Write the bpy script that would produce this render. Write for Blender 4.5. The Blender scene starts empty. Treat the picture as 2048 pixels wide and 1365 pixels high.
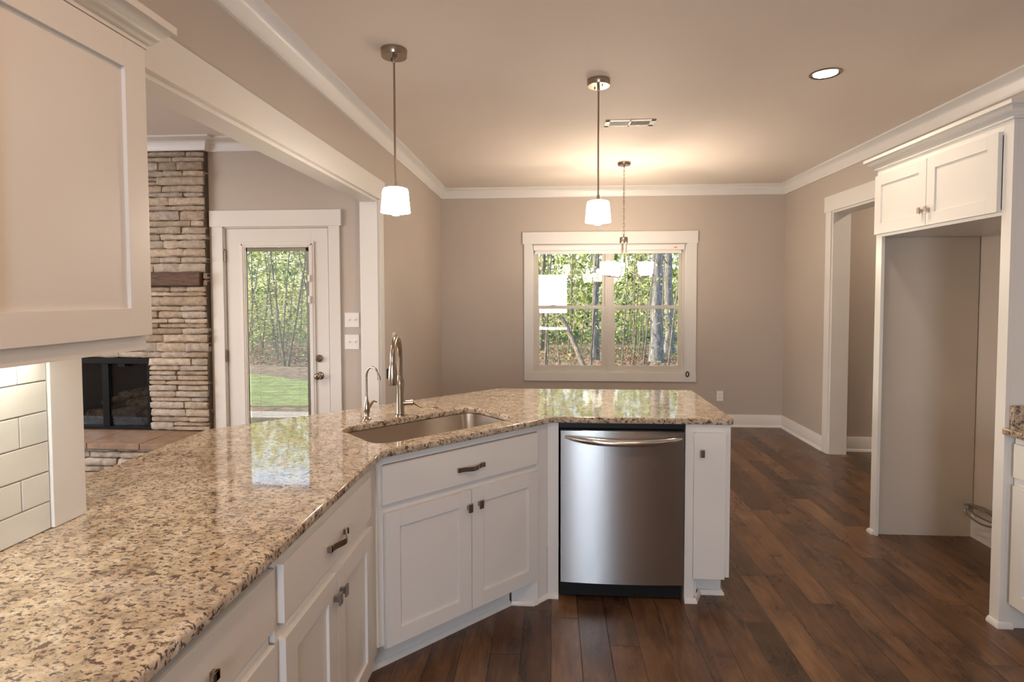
import bpy, bmesh, math, random
from mathutils import Vector, Matrix
R = math.radians
random.seed(11)
S = bpy.context.scene
COL = S.collection

# ------------------------------------------------------------------ camera
cam = bpy.data.cameras.new('camera'); co = bpy.data.objects.new('camera', cam); COL.objects.link(co)
yaw, pit, rol, EYE = 0.0687, 0.0390, -0.0021, 1.507
fw = Vector((-math.sin(yaw)*math.cos(pit), math.cos(yaw)*math.cos(pit), -math.sin(pit)))
rt = Vector((math.cos(yaw), math.sin(yaw), 0)); up = rt.cross(fw)
rt2 = rt*math.cos(rol)+up*math.sin(rol); up2 = -rt*math.sin(rol)+up*math.cos(rol)
m = Matrix((rt2, up2, -fw)).transposed().to_4x4(); m.translation = (0, 0, EYE)
co.matrix_world = m
cam.sensor_width = 36; cam.lens = 1137.28/2048*36
cam.shift_y = -(682.5-635.7)/2048; cam.clip_start = .02; cam.clip_end = 200
S.camera = co
# ------------------------------------------------------------------ world, sun, large lights, exposure
W = bpy.data.worlds.new('sky'); S.world = W; W.use_nodes = True
wn = W.node_tree.nodes; wl = W.node_tree.links
sky = wn.new('ShaderNodeTexSky'); sky.sky_type = 'NISHITA'; sky.sun_disc = False
sky.sun_elevation = R(32); sky.sun_rotation = R(-90); sky.dust_density = 2
wn['Background'].inputs['Strength'].default_value = .5
wl.new(sky.outputs[0], wn['Background'].inputs['Color'])

def light(name, kind, loc, energy, color, rot=(0, 0, 0), **k):
    l = bpy.data.lights.new(name, kind); l.energy = energy; l.color = color
    for a, v in k.items(): setattr(l, a, v)
    o = bpy.data.objects.new(name, l); COL.objects.link(o); o.location = loc; o.rotation_euler = rot
    return o
WARM = (1, .74, .50); MILD = (1, .88, .74); COOL = (.80, .89, 1)
sun = light('sun', 'SUN', (0, 0, 8), 8.5, (1, .88, .68), angle=R(1.5))
sun.rotation_euler = Vector((.82, .06, -.52)).to_track_quat('-Z', 'Y').to_euler()
# daylight at the kitchen rear window; living room fill from an added, unseen window
light('daylight_rear_window', 'AREA', (0.02, -2.93, 1.55), 54, (.74, .85, 1), (R(90), 0, 0), shape='RECTANGLE', size=.86, size_y=1.1)
light('added_living_window_fill', 'AREA', (-6.1, 1.5, 1.5), 85, (.90, .94, 1), (R(90), 0, R(-90)), shape='RECTANGLE', size=2.6, size_y=1.5)
vs = S.view_settings
vs.view_transform = 'Standard'; vs.look = 'None'; vs.gamma = 1; vs.exposure = 0.5; vs.use_curve_mapping = False

# ------------------------------------------------------------------ materials
def nt(name):
    M = bpy.data.materials.new(name); M.use_nodes = True
    return M, M.node_tree.nodes, M.node_tree.links, M.node_tree.nodes['Principled BSDF']
def tc(n, l, scale=(1, 1, 1), rot=(0, 0, 0), coord='Object'):
    t = n.new('ShaderNodeTexCoord'); mp = n.new('ShaderNodeMapping')
    mp.inputs['Scale'].default_value = scale; mp.inputs['Rotation'].default_value = rot
    l.new(t.outputs[coord], mp.inputs[0]); return mp.outputs[0]
def noise(n, l, vec, scale, detail=2, rough=.5, dist=0):
    t = n.new('ShaderNodeTexNoise'); t.inputs['Scale'].default_value = scale; t.inputs['Detail'].default_value = detail
    t.inputs['Roughness'].default_value = rough; t.inputs['Distortion'].default_value = dist
    l.new(vec, t.inputs['Vector']); return t.outputs['Fac']
def ramp(n, l, fac, stops):
    r = n.new('ShaderNodeValToRGB'); e = r.color_ramp.elements
    while len(e) < len(stops): e.new(.5)
    for i, (p, c) in enumerate(stops): e[i].position = p; e[i].color = (*c, 1)
    l.new(fac, r.inputs[0]); return r.outputs[0]
def math_(n, l, op, a, b=None, c=None):
    t = n.new('ShaderNodeMath'); t.operation = op
    for i, v in enumerate((a, b, c)):
        if v is None: continue
        if isinstance(v, (int, float)): t.inputs[i].default_value = v
        else: l.new(v, t.inputs[i])
    return t.outputs[0]
def mixc(n, l, f, a, b, mode='MIX'):
    t = n.new('ShaderNodeMix'); t.data_type = 'RGBA'; t.blend_type = mode
    for i, v in ((0, f), (6, a), (7, b)):
        if isinstance(v, (int, float)): t.inputs[i].default_value = v
        elif isinstance(v, tuple): t.inputs[i].default_value = (*v, 1)
        else: l.new(v, t.inputs[i])
    return t.outputs[2]
def bump(n, l, h, st, dist=.01):
    b = n.new('ShaderNodeBump'); b.inputs['Strength'].default_value = st; b.inputs['Distance'].default_value = dist
    l.new(h, b.inputs['Height']); return b.outputs[0]
def paint(name, c, rough=.5, var=.03, bs=.04, sc=60):
    M, n, l, p = nt(name); v = tc(n, l)
    f = noise(n, l, v, 2.5, 3); d = tuple(x*(1-var) for x in c); e = tuple(min(1, x*(1+var)) for x in c)
    l.new(ramp(n, l, f, [(.3, d), (.7, e)]), p.inputs['Base Color']); p.inputs['Roughness'].default_value = rough
    l.new(bump(n, l, noise(n, l, v, sc, 3), bs, .002), p.inputs['Normal']); return M
def metal(name, c, rough=.25, aniso=0, stretch=(1, 1, 1)):
    M, n, l, p = nt(name); p.inputs['Metallic'].default_value = 1
    v = tc(n, l, stretch); f = noise(n, l, v, 40, 3)
    l.new(ramp(n, l, f, [(.2, tuple(x*.93 for x in c)), (.8, c)]), p.inputs['Base Color'])
    p.inputs['Roughness'].default_value = rough
    if aniso:
        p.inputs['Anisotropic'].default_value = aniso
        t = n.new('ShaderNodeTangent'); t.direction_type = 'RADIAL'; t.axis = 'Z'; l.new(t.outputs[0], p.inputs['Tangent']); p.inputs['Anisotropic Rotation'].default_value = .25
    return M
def emis(name, c, s):
    M, n, l, p = nt(name); p.inputs['Base Color'].default_value = (*c, 1); p.inputs['Emission Color'].default_value = (*c, 1)
    p.inputs['Emission Strength'].default_value = s; return M

M_wall = paint('taupe_wall_paint', (.50, .43, .375), .6, .01)
M_ceil = paint('ceiling_paint', (.74, .66, .595), .75, .01)
M_trim = paint('white_trim_paint', (.74, .71, .68), .35, .01, .02)
M_cab = paint('cabinet_white_paint', (.72, .70, .665), .33, .01, .02)
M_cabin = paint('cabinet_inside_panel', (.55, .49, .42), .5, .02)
M_nickel = metal('brushed_nickel', (.37, .305, .24), .25)
M_knob = metal('pewter_knob_metal', (.33, .30, .28), .3)
M_steel = metal('stainless_steel', (.50, .49, .475), .27, .94, (2, 2, 300))
M_sink = metal('sink_steel', (.56, .50, .44), .3, .5, (1, 1, 200))
M_black = paint('black_plastic', (.010, .010, .010), .4, .1); M_black.node_tree.nodes['Principled BSDF'].inputs['Specular IOR Level'].default_value = .25
M_darkmetal = paint('black_firebox_metal', (.004, .0035, .003), .6, .1); M_darkmetal.node_tree.nodes['Principled BSDF'].inputs['Specular IOR Level'].default_value = .15
M_vinyl = paint('almond_window_vinyl', (.62, .57, .50), .45, .01)
M_white = paint('white_plastic', (.82, .79, .76), .35, .01)
M_shade = emis('lit_frosted_glass', (1, .93, .84), 9)
M_bulb = emis('lit_bulb', (1, .9, .75), 30)
M_can = emis('lit_recessed_lens', (1, .93, .83), 12)
M_led = emis('lit_led_strip', (1, .95, .80), 16)
M_mortar = paint('dark_mortar', (.10, .075, .05), .9, .3, .4)
M_soot = paint('firebox_brick', (.10, .10, .10), .9, .3, .3)
M_orange = paint('orange_sticker', (.85, .35, .05), .5)

def m_granite():
    M, n, l, p = nt('granite'); v = tc(n, l); v2 = tc(n, l, (1.0, 1.8, 1.3), (0, 0, R(30))); v3 = tc(n, l, (1.5, 1.0, 1.2), (0, 0, R(50)))
    base = ramp(n, l, noise(n, l, v, 17, 6, .72), [(.32, (.27, .21, .145)), (.45, (.42, .33, .235)), (.58, (.55, .45, .335)), (.72, (.62, .575, .51))])
    rust = ramp(n, l, noise(n, l, v3, 26, 5, .65), [(.55, (0, 0, 0)), (.66, (1, 1, 1))])
    c = mixc(n, l, math_(n, l, 'MULTIPLY', rust, .5), base, (.36, .20, .11))
    grey = ramp(n, l, noise(n, l, v2, 36, 5, .72), [(.55, (0, 0, 0)), (.63, (1, 1, 1))])
    c = mixc(n, l, math_(n, l, 'MULTIPLY', grey, .6), c, (.15, .125, .105))
    spots = ramp(n, l, noise(n, l, v2, 58, 5, .62, .3), [(.553, (0, 0, 0)), (.585, (1, 1, 1))])
    c = mixc(n, l, math_(n, l, 'MULTIPLY', spots, .92), c, (.055, .032, .024))
    sp2 = ramp(n, l, noise(n, l, v3, 30, 5, .7, .4), [(.585, (0, 0, 0)), (.62, (1, 1, 1))])
    c = mixc(n, l, math_(n, l, 'MULTIPLY', sp2, .9), c, (.075, .035, .025))
    fine = ramp(n, l, noise(n, l, v, 140, 3, .6), [(.56, (0, 0, 0)), (.66, (1, 1, 1))])
    c = mixc(n, l, math_(n, l, 'MULTIPLY', fine, .45), c, (.13, .09, .065))
    l.new(c, p.inputs['Base Color']); p.inputs['Roughness'].default_value = .07
    p.inputs['Coat Weight'].default_value = .5; p.inputs['Coat IOR'].default_value = 1.5; p.inputs['Coat Roughness'].default_value = .02
    return M
M_granite = m_granite()

def m_floor():
    M, n, l, p = nt('hand_scraped_wood_planks'); t = n.new('ShaderNodeTexCoord'); sx = n.new('ShaderNodeSeparateXYZ')
    l.new(t.outputs['Object'], sx.inputs[0]); X, Y = sx.outputs[0], sx.outputs[1]
    w, L = .127, .95
    cx = math_(n, l, 'DIVIDE', X, w); ci = math_(n, l, 'FLOOR', cx); cf = math_(n, l, 'FRACT', cx)
    wn1 = n.new('ShaderNodeTexWhiteNoise'); wn1.noise_dimensions = '1D'; l.new(ci, wn1.inputs['W'])
    ry = math_(n, l, 'ADD', math_(n, l, 'DIVIDE', Y, L), math_(n, l, 'MULTIPLY', wn1.outputs['Value'], 7.3))
    ri = math_(n, l, 'FLOOR', ry); rf = math_(n, l, 'FRACT', ry)
    cb = n.new('ShaderNodeCombineXYZ'); l.new(ci, cb.inputs[0]); l.new(ri, cb.inputs[1])
    wn2 = n.new('ShaderNodeTexWhiteNoise'); l.new(cb.outputs[0], wn2.inputs['Vector'])
    pid = wn2.outputs['Value']
    gx = math_(n, l, 'MULTIPLY', math_(n, l, 'MINIMUM', cf, math_(n, l, 'SUBTRACT', 1, cf)), w)
    gy = math_(n, l, 'MULTIPLY', math_(n, l, 'MINIMUM', rf, math_(n, l, 'SUBTRACT', 1, rf)), L)
    gap = ramp(n, l, math_(n, l, 'MULTIPLY', math_(n, l, 'MINIMUM', gx, gy), 100), [(.06, (0, 0, 0)), (.22, (1, 1, 1))])
    # grain: coordinates shifted per plank, stretched along the plank
    off = n.new('ShaderNodeVectorMath'); off.operation = 'MULTIPLY_ADD'
    l.new(wn2.outputs['Color'], off.inputs[0]); off.inputs[1].default_value = (9, 9, 9); l.new(t.outputs['Object'], off.inputs[2])
    mp = n.new('ShaderNodeMapping'); mp.inputs['Scale'].default_value = (7, 1.1, 1); l.new(off.outputs[0], mp.inputs[0])
    g1 = noise(n, l, mp.outputs[0], 3.2, 6, .62, 1.6)
    mp2 = n.new('ShaderNodeMapping'); mp2.inputs['Scale'].default_value = (3, 1.6, 1); l.new(off.outputs[0], mp2.inputs[0])
    g2 = noise(n, l, mp2.outputs[0], 1.9, 4, .6, .6)
    mp3 = n.new('ShaderNodeMapping'); mp3.inputs['Scale'].default_value = (60, 3, 1); l.new(off.outputs[0], mp3.inputs[0])
    g3 = noise(n, l, mp3.outputs[0], 4, 3, .6)
    f = math_(n, l, 'ADD', math_(n, l, 'MULTIPLY', g1, .45), math_(n, l, 'MULTIPLY', g2, .45))
    f = math_(n, l, 'ADD', f, math_(n, l, 'MULTIPLY', g3, .14))
    f = math_(n, l, 'ADD', f, math_(n, l, 'MULTIPLY', math_(n, l, 'SUBTRACT', pid, .5), .22))
    c = ramp(n, l, f, [(.30, (.028, .014, .009)), (.47, (.082, .040, .019)), (.60, (.15, .075, .035)), (.76, (.25, .135, .064))])
    c = mixc(n, l, gap, (.012, .006, .004), c)
    l.new(c, p.inputs['Base Color'])
    l.new(ramp(n, l, g2, [(.3, (.24,)*3), (.7, (.36,)*3)]), p.inputs['Roughness'])
    h = math_(n, l, 'ADD', math_(n, l, 'MULTIPLY', gap, .5), math_(n, l, 'ADD', math_(n, l, 'MULTIPLY', g2, .5), math_(n, l, 'MULTIPLY', g3, .08)))
    l.new(bump(n, l, h, .35, .004), p.inputs['Normal'])
    return M
M_floor = m_floor()

def m_glass(name, tint=(1, 1, 1), rmin=.05, ior=1.5):
    M, n, l, p = nt(name); n.remove(p); out = n['Material Output']
    tr = n.new('ShaderNodeBsdfTransparent'); tr.inputs[0].default_value = (*tint, 1)
    gl = n.new('ShaderNodeBsdfGlossy'); gl.inputs['Roughness'].default_value = .01
    fr = n.new('ShaderNodeFresnel'); fr.inputs[0].default_value = ior
    mx = n.new('ShaderNodeMixShader'); l.new(math_(n, l, 'ADD', fr.outputs[0], rmin), mx.inputs[0])
    l.new(tr.outputs[0], mx.inputs[1]); l.new(gl.outputs[0], mx.inputs[2]); l.new(mx.outputs[0], out.inputs[0])
    return M
M_glass = m_glass('window_glass', (.97, .99, .98), 0)
M_fglass = m_glass('fireplace_glass', (.85, .85, .86), 0, 1.28)
def m_mesh():
    M, n, l, p = nt('woven_wire_screen'); out = n['Material Output']
    p.inputs['Base Color'].default_value = (.012, .012, .012, 1); p.inputs['Roughness'].default_value = .6; p.inputs['Specular IOR Level'].default_value = .2
    v = tc(n, l, (1, 1, 1)); s = n.new('ShaderNodeSeparateXYZ'); l.new(v, s.inputs[0])
    a = math_(n, l, 'FRACT', math_(n, l, 'MULTIPLY', s.outputs[0], 150)); b = math_(n, l, 'FRACT', math_(n, l, 'MULTIPLY', s.outputs[2], 150))
    k = math_(n, l, 'MAXIMUM', math_(n, l, 'LESS_THAN', a, .26), math_(n, l, 'LESS_THAN', b, .26))
    tr = n.new('ShaderNodeBsdfTransparent'); mx = n.new('ShaderNodeMixShader'); l.new(k, mx.inputs[0])
    l.new(tr.outputs[0], mx.inputs[1]); l.new(p.outputs[0], mx.inputs[2]); l.new(mx.outputs[0], out.inputs[0]); return M
M_screen = m_mesh()
def m_stone():
    M, n, l, p = nt('stacked_ledge_stone'); g = n.new('ShaderNodeNewGeometry'); v = tc(n, l)
    isl = ramp(n, l, g.outputs['Random Per Island'], [(0, (.36, .28, .21)), (.3, (.50, .41, .32)), (.55, (.44, .385, .34)), (.8, (.60, .51, .42)), (1, (.47, .37, .28))])
    nz = ramp(n, l, noise(n, l, v, 22, 6, .7), [(.3, (.62, .58, .54)), (.7, (1.15, 1.15, 1.15))])
    c = mixc(n, l, 1.0, isl, nz, 'MULTIPLY'); l.new(c, p.inputs['Base Color']); p.inputs['Roughness'].default_value = .85
    l.new(bump(n, l, noise(n, l, v, 55, 6, .7), .7, .01), p.inputs['Normal']); return M
M_stone = m_stone()
def m_noise2(name, a, b, sc, rough=.7, stretch=(1, 1, 1), bs=.3, detail=5, mid=None):
    M, n, l, p = nt(name); v = tc(n, l, stretch); f = noise(n, l, v, sc, detail, .65, .4)
    st = [(.32, a), (.68, b)] if not mid else [(.3, a), (.5, mid), (.7, b)]
    l.new(ramp(n, l, f, st), p.inputs['Base Color']); p.inputs['Roughness'].default_value = rough
    l.new(bump(n, l, f, bs, .01), p.inputs['Normal']); return M
M_hearth = m_noise2('hearth_slate', (.20, .125, .08), (.33, .215, .14), 9, .45)
M_mantel = m_noise2('dark_rough_timber', (.03, .012, .006), (.15, .062, .028), 12, .6, (1, 6, 8), .5)
M_log = m_noise2('ceramic_log', (.12, .07, .045), (.70, .55, .42), 26, .9, (1, 1, 1), .6)
M_ember = m_noise2('lava_rock', (.01, .009, .008), (.10, .08, .07), 60, .9)
M_bark = m_noise2('pine_bark', (.05, .045, .042), (.27, .26, .26), 9, .95, (3, 3, .55), 1, 6)
M_bark2 = m_noise2('sapling_bark', (.06, .047, .035), (.24, .20, .16), 14, .95, (2, 2, .7), .5)
M_ground = m_noise2('forest_floor', (.06, .045, .035), (.26, .20, .155), 5, 1, (1, 1, 1), .6, 8, (.20, .125, .08))
M_grass = m_noise2('lawn_grass', (.16, .14, .06), (.24, .34, .09), 3, 1, (1, 1, 1), .6, 8)
M_roofside = paint('exterior_brick', (.28, .12, .08), .9, .2)
def leafmat(name, cols):
    M, n, l, p = nt(name); g = n.new('ShaderNodeNewGeometry')
    l.new(ramp(n, l, g.outputs['Random Per Island'], cols), p.inputs['Base Color']); p.inputs['Roughness'].default_value = .6
    out = n['Material Output']; tl = n.new('ShaderNodeBsdfTranslucent'); mx = n.new('ShaderNodeMixShader'); mx.inputs[0].default_value = .45
    l.new(ramp(n, l, g.outputs['Random Per Island'], cols), tl.inputs[0]); l.new(p.outputs[0], mx.inputs[1]); l.new(tl.outputs[0], mx.inputs[2]); l.new(mx.outputs[0], out.inputs[0])
    return M
M_leafY = leafmat('yellow_green_leaves', [(0, (.26, .33, .06)), (.4, (.55, .60, .15)), (.7, (.76, .70, .30)), (1, (.40, .47, .13))])
M_leafG = leafmat('green_leaves', [(0, (.05, .13, .06)), (.5, (.12, .24, .09)), (1, (.26, .36, .12))])
M_leafB = leafmat('fallen_leaves', [(0, (.12, .08, .055)), (.4, (.30, .17, .095)), (.7, (.38, .29, .22)), (1, (.20, .14, .10))])

def m_tile():
    M, n, l, p = nt('white_subway_tile'); v = tc(n, l)
    l.new(ramp(n, l, noise(n, l, v, 9, 3), [(.3, (.74, .73, .68)), (.7, (.80, .79, .745))]), p.inputs['Base Color'])
    p.inputs['Roughness'].default_value = .12; l.new(bump(n, l, noise(n, l, v, 14, 2), .25, .004), p.inputs['Normal']); return M
M_tile = m_tile()
M_grout = paint('grey_grout', (.42, .38, .33), .9)

# ------------------------------------------------------------------ mesh helpers
class MB:
    """collects shapes; build() links them as ONE mesh object"""
    def __init__(s): s.bm = bmesh.new()
    def box(s, a, b, bev=0, rot=None, seg=2):
        t = bmesh.new(); bmesh.ops.create_cube(t, size=1)
        c = [(a[i]+b[i])/2 for i in range(3)]; d = [abs(b[i]-a[i]) for i in range(3)]
        for v in t.verts: v.co = Vector((v.co.x*d[0], v.co.y*d[1], v.co.z*d[2]))
        if bev: bmesh.ops.bevel(t, geom=t.edges[:], offset=min(bev, min(d)*.45), segments=seg, profile=.7, affect='EDGES')
        M = Matrix.Translation(c)
        if rot: M = M @ rot.to_4x4()
        bmesh.ops.transform(t, matrix=M, verts=t.verts); s.add(t); return s
    def add(s, t, M=None):
        if M is not None: bmesh.ops.transform(t, matrix=M, verts=t.verts)
        me = bpy.data.meshes.new('tmp'); t.to_mesh(me); t.free(); s.bm.from_mesh(me); bpy.data.meshes.remove(me); return s
    def tube(s, pts, r, n=12, cap=True):
        pts = [Vector(p) for p in pts]; rs = r if isinstance(r, (list, tuple)) else [r]*len(pts)
        rings = []; prev = None
        for i, p in enumerate(pts):
            d = (pts[min(i+1, len(pts)-1)]-pts[max(i-1, 0)]).normalized()
            if prev is None:
                a = Vector((0, 0, 1)) if abs(d.z) < .9 else Vector((1, 0, 0)); x = d.cross(a).normalized()
            else: x = (prev-d*prev.dot(d)).normalized()
            prev = x; y = d.cross(x)
            rings.append([s.bm.verts.new(p+(x*math.cos(2*math.pi*k/n)+y*math.sin(2*math.pi*k/n))*rs[i]) for k in range(n)])
        for a, b in zip(rings, rings[1:]):
            for k in range(n): s.bm.faces.new((a[k], a[(k+1) % n], b[(k+1) % n], b[k])).smooth = True
        if cap: s.bm.faces.new(rings[0][::-1]); s.bm.faces.new(rings[-1])
        return s
    def lathe(s, prof, c=(0, 0, 0), n=40, M=None):
        t = bmesh.new(); rings = []
        for r, z in prof:
            if r < 1e-6: rings.append([t.verts.new((0, 0, z))])
            else: rings.append([t.verts.new((r*math.cos(2*math.pi*k/n), r*math.sin(2*math.pi*k/n), z)) for k in range(n)])
        for a, b in zip(rings, rings[1:]):
            for k in range(n):
                q = [a[k % len(a)], a[(k+1) % len(a)], b[(k+1) % len(b)], b[k % len(b)]]
                q = list(dict.fromkeys(q))
                if len(q) > 2: t.faces.new(q).smooth = True
        bmesh.ops.recalc_face_normals(t, faces=t.faces[:])
        s.add(t, Matrix.Translation(c) @ (M or Matrix())); return s
    def prism(s, poly, z0, z1, bev=0):
        t = bmesh.new(); vs_ = [t.verts.new((x, y, z0)) for x, y in poly]; f = t.faces.new(vs_)
        r = bmesh.ops.extrude_face_region(t, geom=[f])
        for v in r['geom']:
            if isinstance(v, bmesh.types.BMVert): v.co.z = z1
        bmesh.ops.recalc_face_normals(t, faces=t.faces[:])
        if bev: bmesh.ops.bevel(t, geom=t.edges[:], offset=bev, segments=2, affect='EDGES')
        s.add(t); return s
    def sweep(s, prof, path, side, closed=False):
        """prof: (out, z) list; path: xy polyline; out is measured to the given side (+1 = left) with mitres"""
        t = s.bm; P = [Vector((p[0], p[1])) for p in path]; rings = []
        for i, p in enumerate(P):
            a = (p-P[i-1]).normalized() if i else None; b = (P[i+1]-p).normalized() if i < len(P)-1 else None
            a = a or b; b = b or a
            na = Vector((-a.y, a.x))*side; nb = Vector((-b.y, b.x))*side
            mdir = (na+nb); mdir = mdir/ (1+na.dot(nb))
            rings.append([t.verts.new((p.x+mdir.x*o, p.y+mdir.y*o, z)) for o, z in prof])
        k = len(prof)
        for a, b in zip(rings, rings[1:]):
            for j in range(k): t.faces.new((a[j], a[(j+1) % k], b[(j+1) % k], b[j])).smooth = True
        t.faces.new(rings[0]); t.faces.new(rings[-1][::-1])
        return s
    def build(s, name, mat, parent=None, local=False, smooth=True, auto=40):
        bmesh.ops.recalc_face_normals(s.bm, faces=s.bm.faces[:])
        me = bpy.data.meshes.new(name)
        if parent is not None and not local:
            root = parent
            while root.parent: root = root.parent
            bmesh.ops.transform(s.bm, matrix=root_mat(root).inverted(), verts=s.bm.verts)
        if smooth == 'all' or smooth is False:
            for f in s.bm.faces: f.smooth = bool(smooth)
        if smooth:
            for e in s.bm.edges:
                if len(e.link_faces) != 2 or e.calc_face_angle(0) > R(auto): e.smooth = False
        s.bm.to_mesh(me); s.bm.free(); me.materials.append(mat)
        o = bpy.data.objects.new(name, me); COL.objects.link(o)
        if parent is not None: o.parent = parent
        return o
def root_mat(o):
    return Matrix.Translation(o.location) @ o.rotation_euler.to_matrix().to_4x4()
def tag(o, label=None, cat=None, group=None, kind=None):
    if label: o['label'] = label
    if cat: o['category'] = cat
    if group: o['group'] = group
    if kind: o['kind'] = kind
    return o
def thing(name, label, cat, loc=(0, 0, 0), rz=0, group=None):
    o = bpy.data.objects.new(name, None); COL.objects.link(o); o.location = loc; o.rotation_euler = (0, 0, rz); o.empty_display_size = .1
    return tag(o, label, cat, group)
def struct(o, label=None, cat=None):
    return tag(o, label, cat, None, 'structure')
def copy_tree(o, parent=None):
    c = o.copy(); COL.objects.link(c); c.parent = parent
    for ch in [x for x in bpy.data.objects if x.parent == o]: copy_tree(ch, c)
    return c
def wallbox(mb, axis, c0, c1, u0, u1, z0, z1, holes=()):
    """a wall slab of thickness c0..c1 on the given axis, from u0..u1, with rectangular holes (u0,u1,z0,z1)"""
    def bx(a, b, e, f):
        if b-a < 1e-4 or f-e < 1e-4: return
        if axis == 'X': mb.box((c0, a, e), (c1, b, f))
        else: mb.box((a, c0, e), (b, c1, f))
    cur = u0
    for h in sorted(holes):
        bx(cur, h[0], z0, z1); bx(h[0], h[1], z0, h[2]); bx(h[0], h[1], h[3], z1); cur = h[1]
    bx(cur, u1, z0, z1)

# ------------------------------------------------------------------ dimensions
XL, XR, YB, H, HL = -1.285, 2.62, 6.61, 2.743, 2.762
YREAR, YLV, XLV = -3.0, 4.42, -6.3
OPN0, OPN1, OPZ = 1.45, 4.17, 2.22       # opening in the left wall
RD0, RD1, RDZ = 4.35, 5.525, 2.285       # cased opening in the right wall

# ------------------------------------------------------------------ setting
fl = MB(); fl.box((XLV, YREAR, -.12), (4.4, YB+.16, 0)); struct(fl.build('floor', M_floor, smooth=False), 'dark brown hand scraped wood plank floor', 'floor')
w = MB(); wallbox(w, 'X', XL-.12, XL, YREAR, YB, 0, H+.2, [(OPN0, OPN1, 0, OPZ)]); struct(w.build('wall_left', M_wall, smooth=False), 'taupe wall with wide cased opening to the living room', 'wall')
w = MB(); wallbox(w, 'Y', YB, YB+.16, XL-.12, XR+.14, 0, H+.2, [(-.215, 1.535, .612, 2.092)]); struct(w.build('wall_back', M_wall, smooth=False), 'taupe back wall around the double window', 'wall')
w = MB(); wallbox(w, 'X', XR, XR+.14, YREAR, YB, 0, H+.2, [(RD0, RD1, 0, RDZ)]); struct(w.build('wall_right', M_wall, smooth=False), 'taupe right wall with cased hallway opening', 'wall')
w = MB(); wallbox(w, 'Y', YREAR-.15, YREAR, XLV, 4.4, 0, H+.2, [(-.42, .47, 1.0, 2.12)]); struct(w.build('wall_rear', M_wall, smooth=False), 'taupe wall behind the camera', 'wall')
w = MB(); wallbox(w, 'Y', YLV, YLV+.15, XLV, XL-.12, 0, H+.2, [(-4.04, -3.215, .405, 1.03), (-2.625, -1.755, 0, 2.06)]); struct(w.build('wall_living', M_wall, smooth=False), 'taupe living room wall around the glass door', 'wall')
w = MB(); wallbox(w, 'X', XLV-.15, XLV, YREAR, YLV+.15, 0, H+.2, [(.2, 2.8, .75, 2.25)]); struct(w.build('wall_far_left', M_wall, smooth=False), 'taupe far wall of the living room', 'wall')
w = MB(); w.box((XR+.14, 5.635, 0), (4.3, 5.77, H+.2)); struct(w.build('wall_hall', M_wall, smooth=False), 'taupe hallway wall seen through the right opening', 'wall')
w = MB(); w.box((4.3, YREAR, 0), (4.42, 5.77, H+.2)); struct(w.build('wall_hall_end', M_wall, smooth=False), 'taupe end wall of the hallway', 'wall')
c = MB(); c.box((XL-.12, YREAR, H), (4.4, YB+.16, H+.2)); struct(c.build('ceiling', M_ceil, smooth=False), 'beige kitchen and dining ceiling', 'ceiling')
c = MB(); c.box((XLV, YREAR, HL), (XL-.12, YLV+.15, HL+.2)); struct(c.build('ceiling_living', M_ceil, smooth=False), 'beige living room ceiling beyond the opening', 'ceiling')

def crown(cp, cd, h):
    return [(0, h), (cp, h), (cp, h-.012), (cp-.012, h-.018), (cp*.62, h-.030), (cp*.40, h-.052), (cp*.26, h-cd+.018), (.018, h-cd+.010), (.018, h-cd), (0, h-cd)]
t = MB(); t.sweep(crown(.085, .11, H), [(XL, YREAR), (XL, YB), (XR, YB), (XR, YREAR)], -1)
struct(t.build('trim_1', M_trim, auto=60), 'white crown moulding round the kitchen and dining ceiling', 'crown moulding')
FX1, FX0, FY = -2.74, -4.35, 4.365     # fireplace breast: right, left, face
t = MB(); t.sweep(crown(.08, .105, HL), [(XLV, YLV), (FX0, YLV), (FX0, FY), (FX1, FY), (FX1, YLV), (XL-.12, YLV), (XL-.12, YREAR)], -1)
struct(t.build('trim_2', M_trim, auto=60), 'white crown moulding of the living room, stepping round the stone chimney', 'crown moulding')
# cased opening (left wall)
t = MB()
for x0, x1 in ((XL, XL+.018), (XL-.138, XL-.12)):
    t.box((x0, OPN0-.10, .0 if x0 < XL-.1 else .915), (x1, OPN0, OPZ), .002); t.box((x0, OPN1, 0), (x1, OPN1+.09, OPZ), .002)
    t.box((x0-(.0 if x0 >= XL else .006), OPN0-.12, OPZ), (x1+(.006 if x0 >= XL else 0), OPN1+.115, OPZ+.145), .002)
t.box((XL-.12, OPN0-.012, .915), (XL, OPN0-.0005, OPZ), .001); t.box((XL-.12, OPN1-.018, 0), (XL, OPN1, OPZ), .001)
t.box((XL-.12, OPN0+.018, OPZ-.018), (XL, OPN1-.018, OPZ), .001)
struct(t.build('trim_3', M_trim), 'white casing of the wide opening between kitchen and living room', 'casing')
# cased opening (right wall)
t = MB()
t.box((XR-.018, RD1, 0), (XR, RD1+.10, RDZ), .002); t.box((XR-.018, RD0-.1, 0), (XR, RD0, RDZ), .002)
t.box((XR-.024, RD0-.12, RDZ), (XR, RD1+.12, RDZ+.145), .002)
t.box((XR-.004, RD1-.018, 0), (XR+.155, RD1+.0, RDZ), .001); t.box((XR-.004, RD0, 0), (XR+.155, RD0+.018, RDZ), .001); t.box((XR-.004, RD0+.018, RDZ-.018), (XR+.155, RD1-.018, RDZ), .001)
t.box((XR+.141, RD1+.0, 0), (XR+.155, 5.634, RDZ), .001)
struct(t.build('trim_4', M_trim), 'white casing of the hallway opening in the right wall', 'casing')
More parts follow.
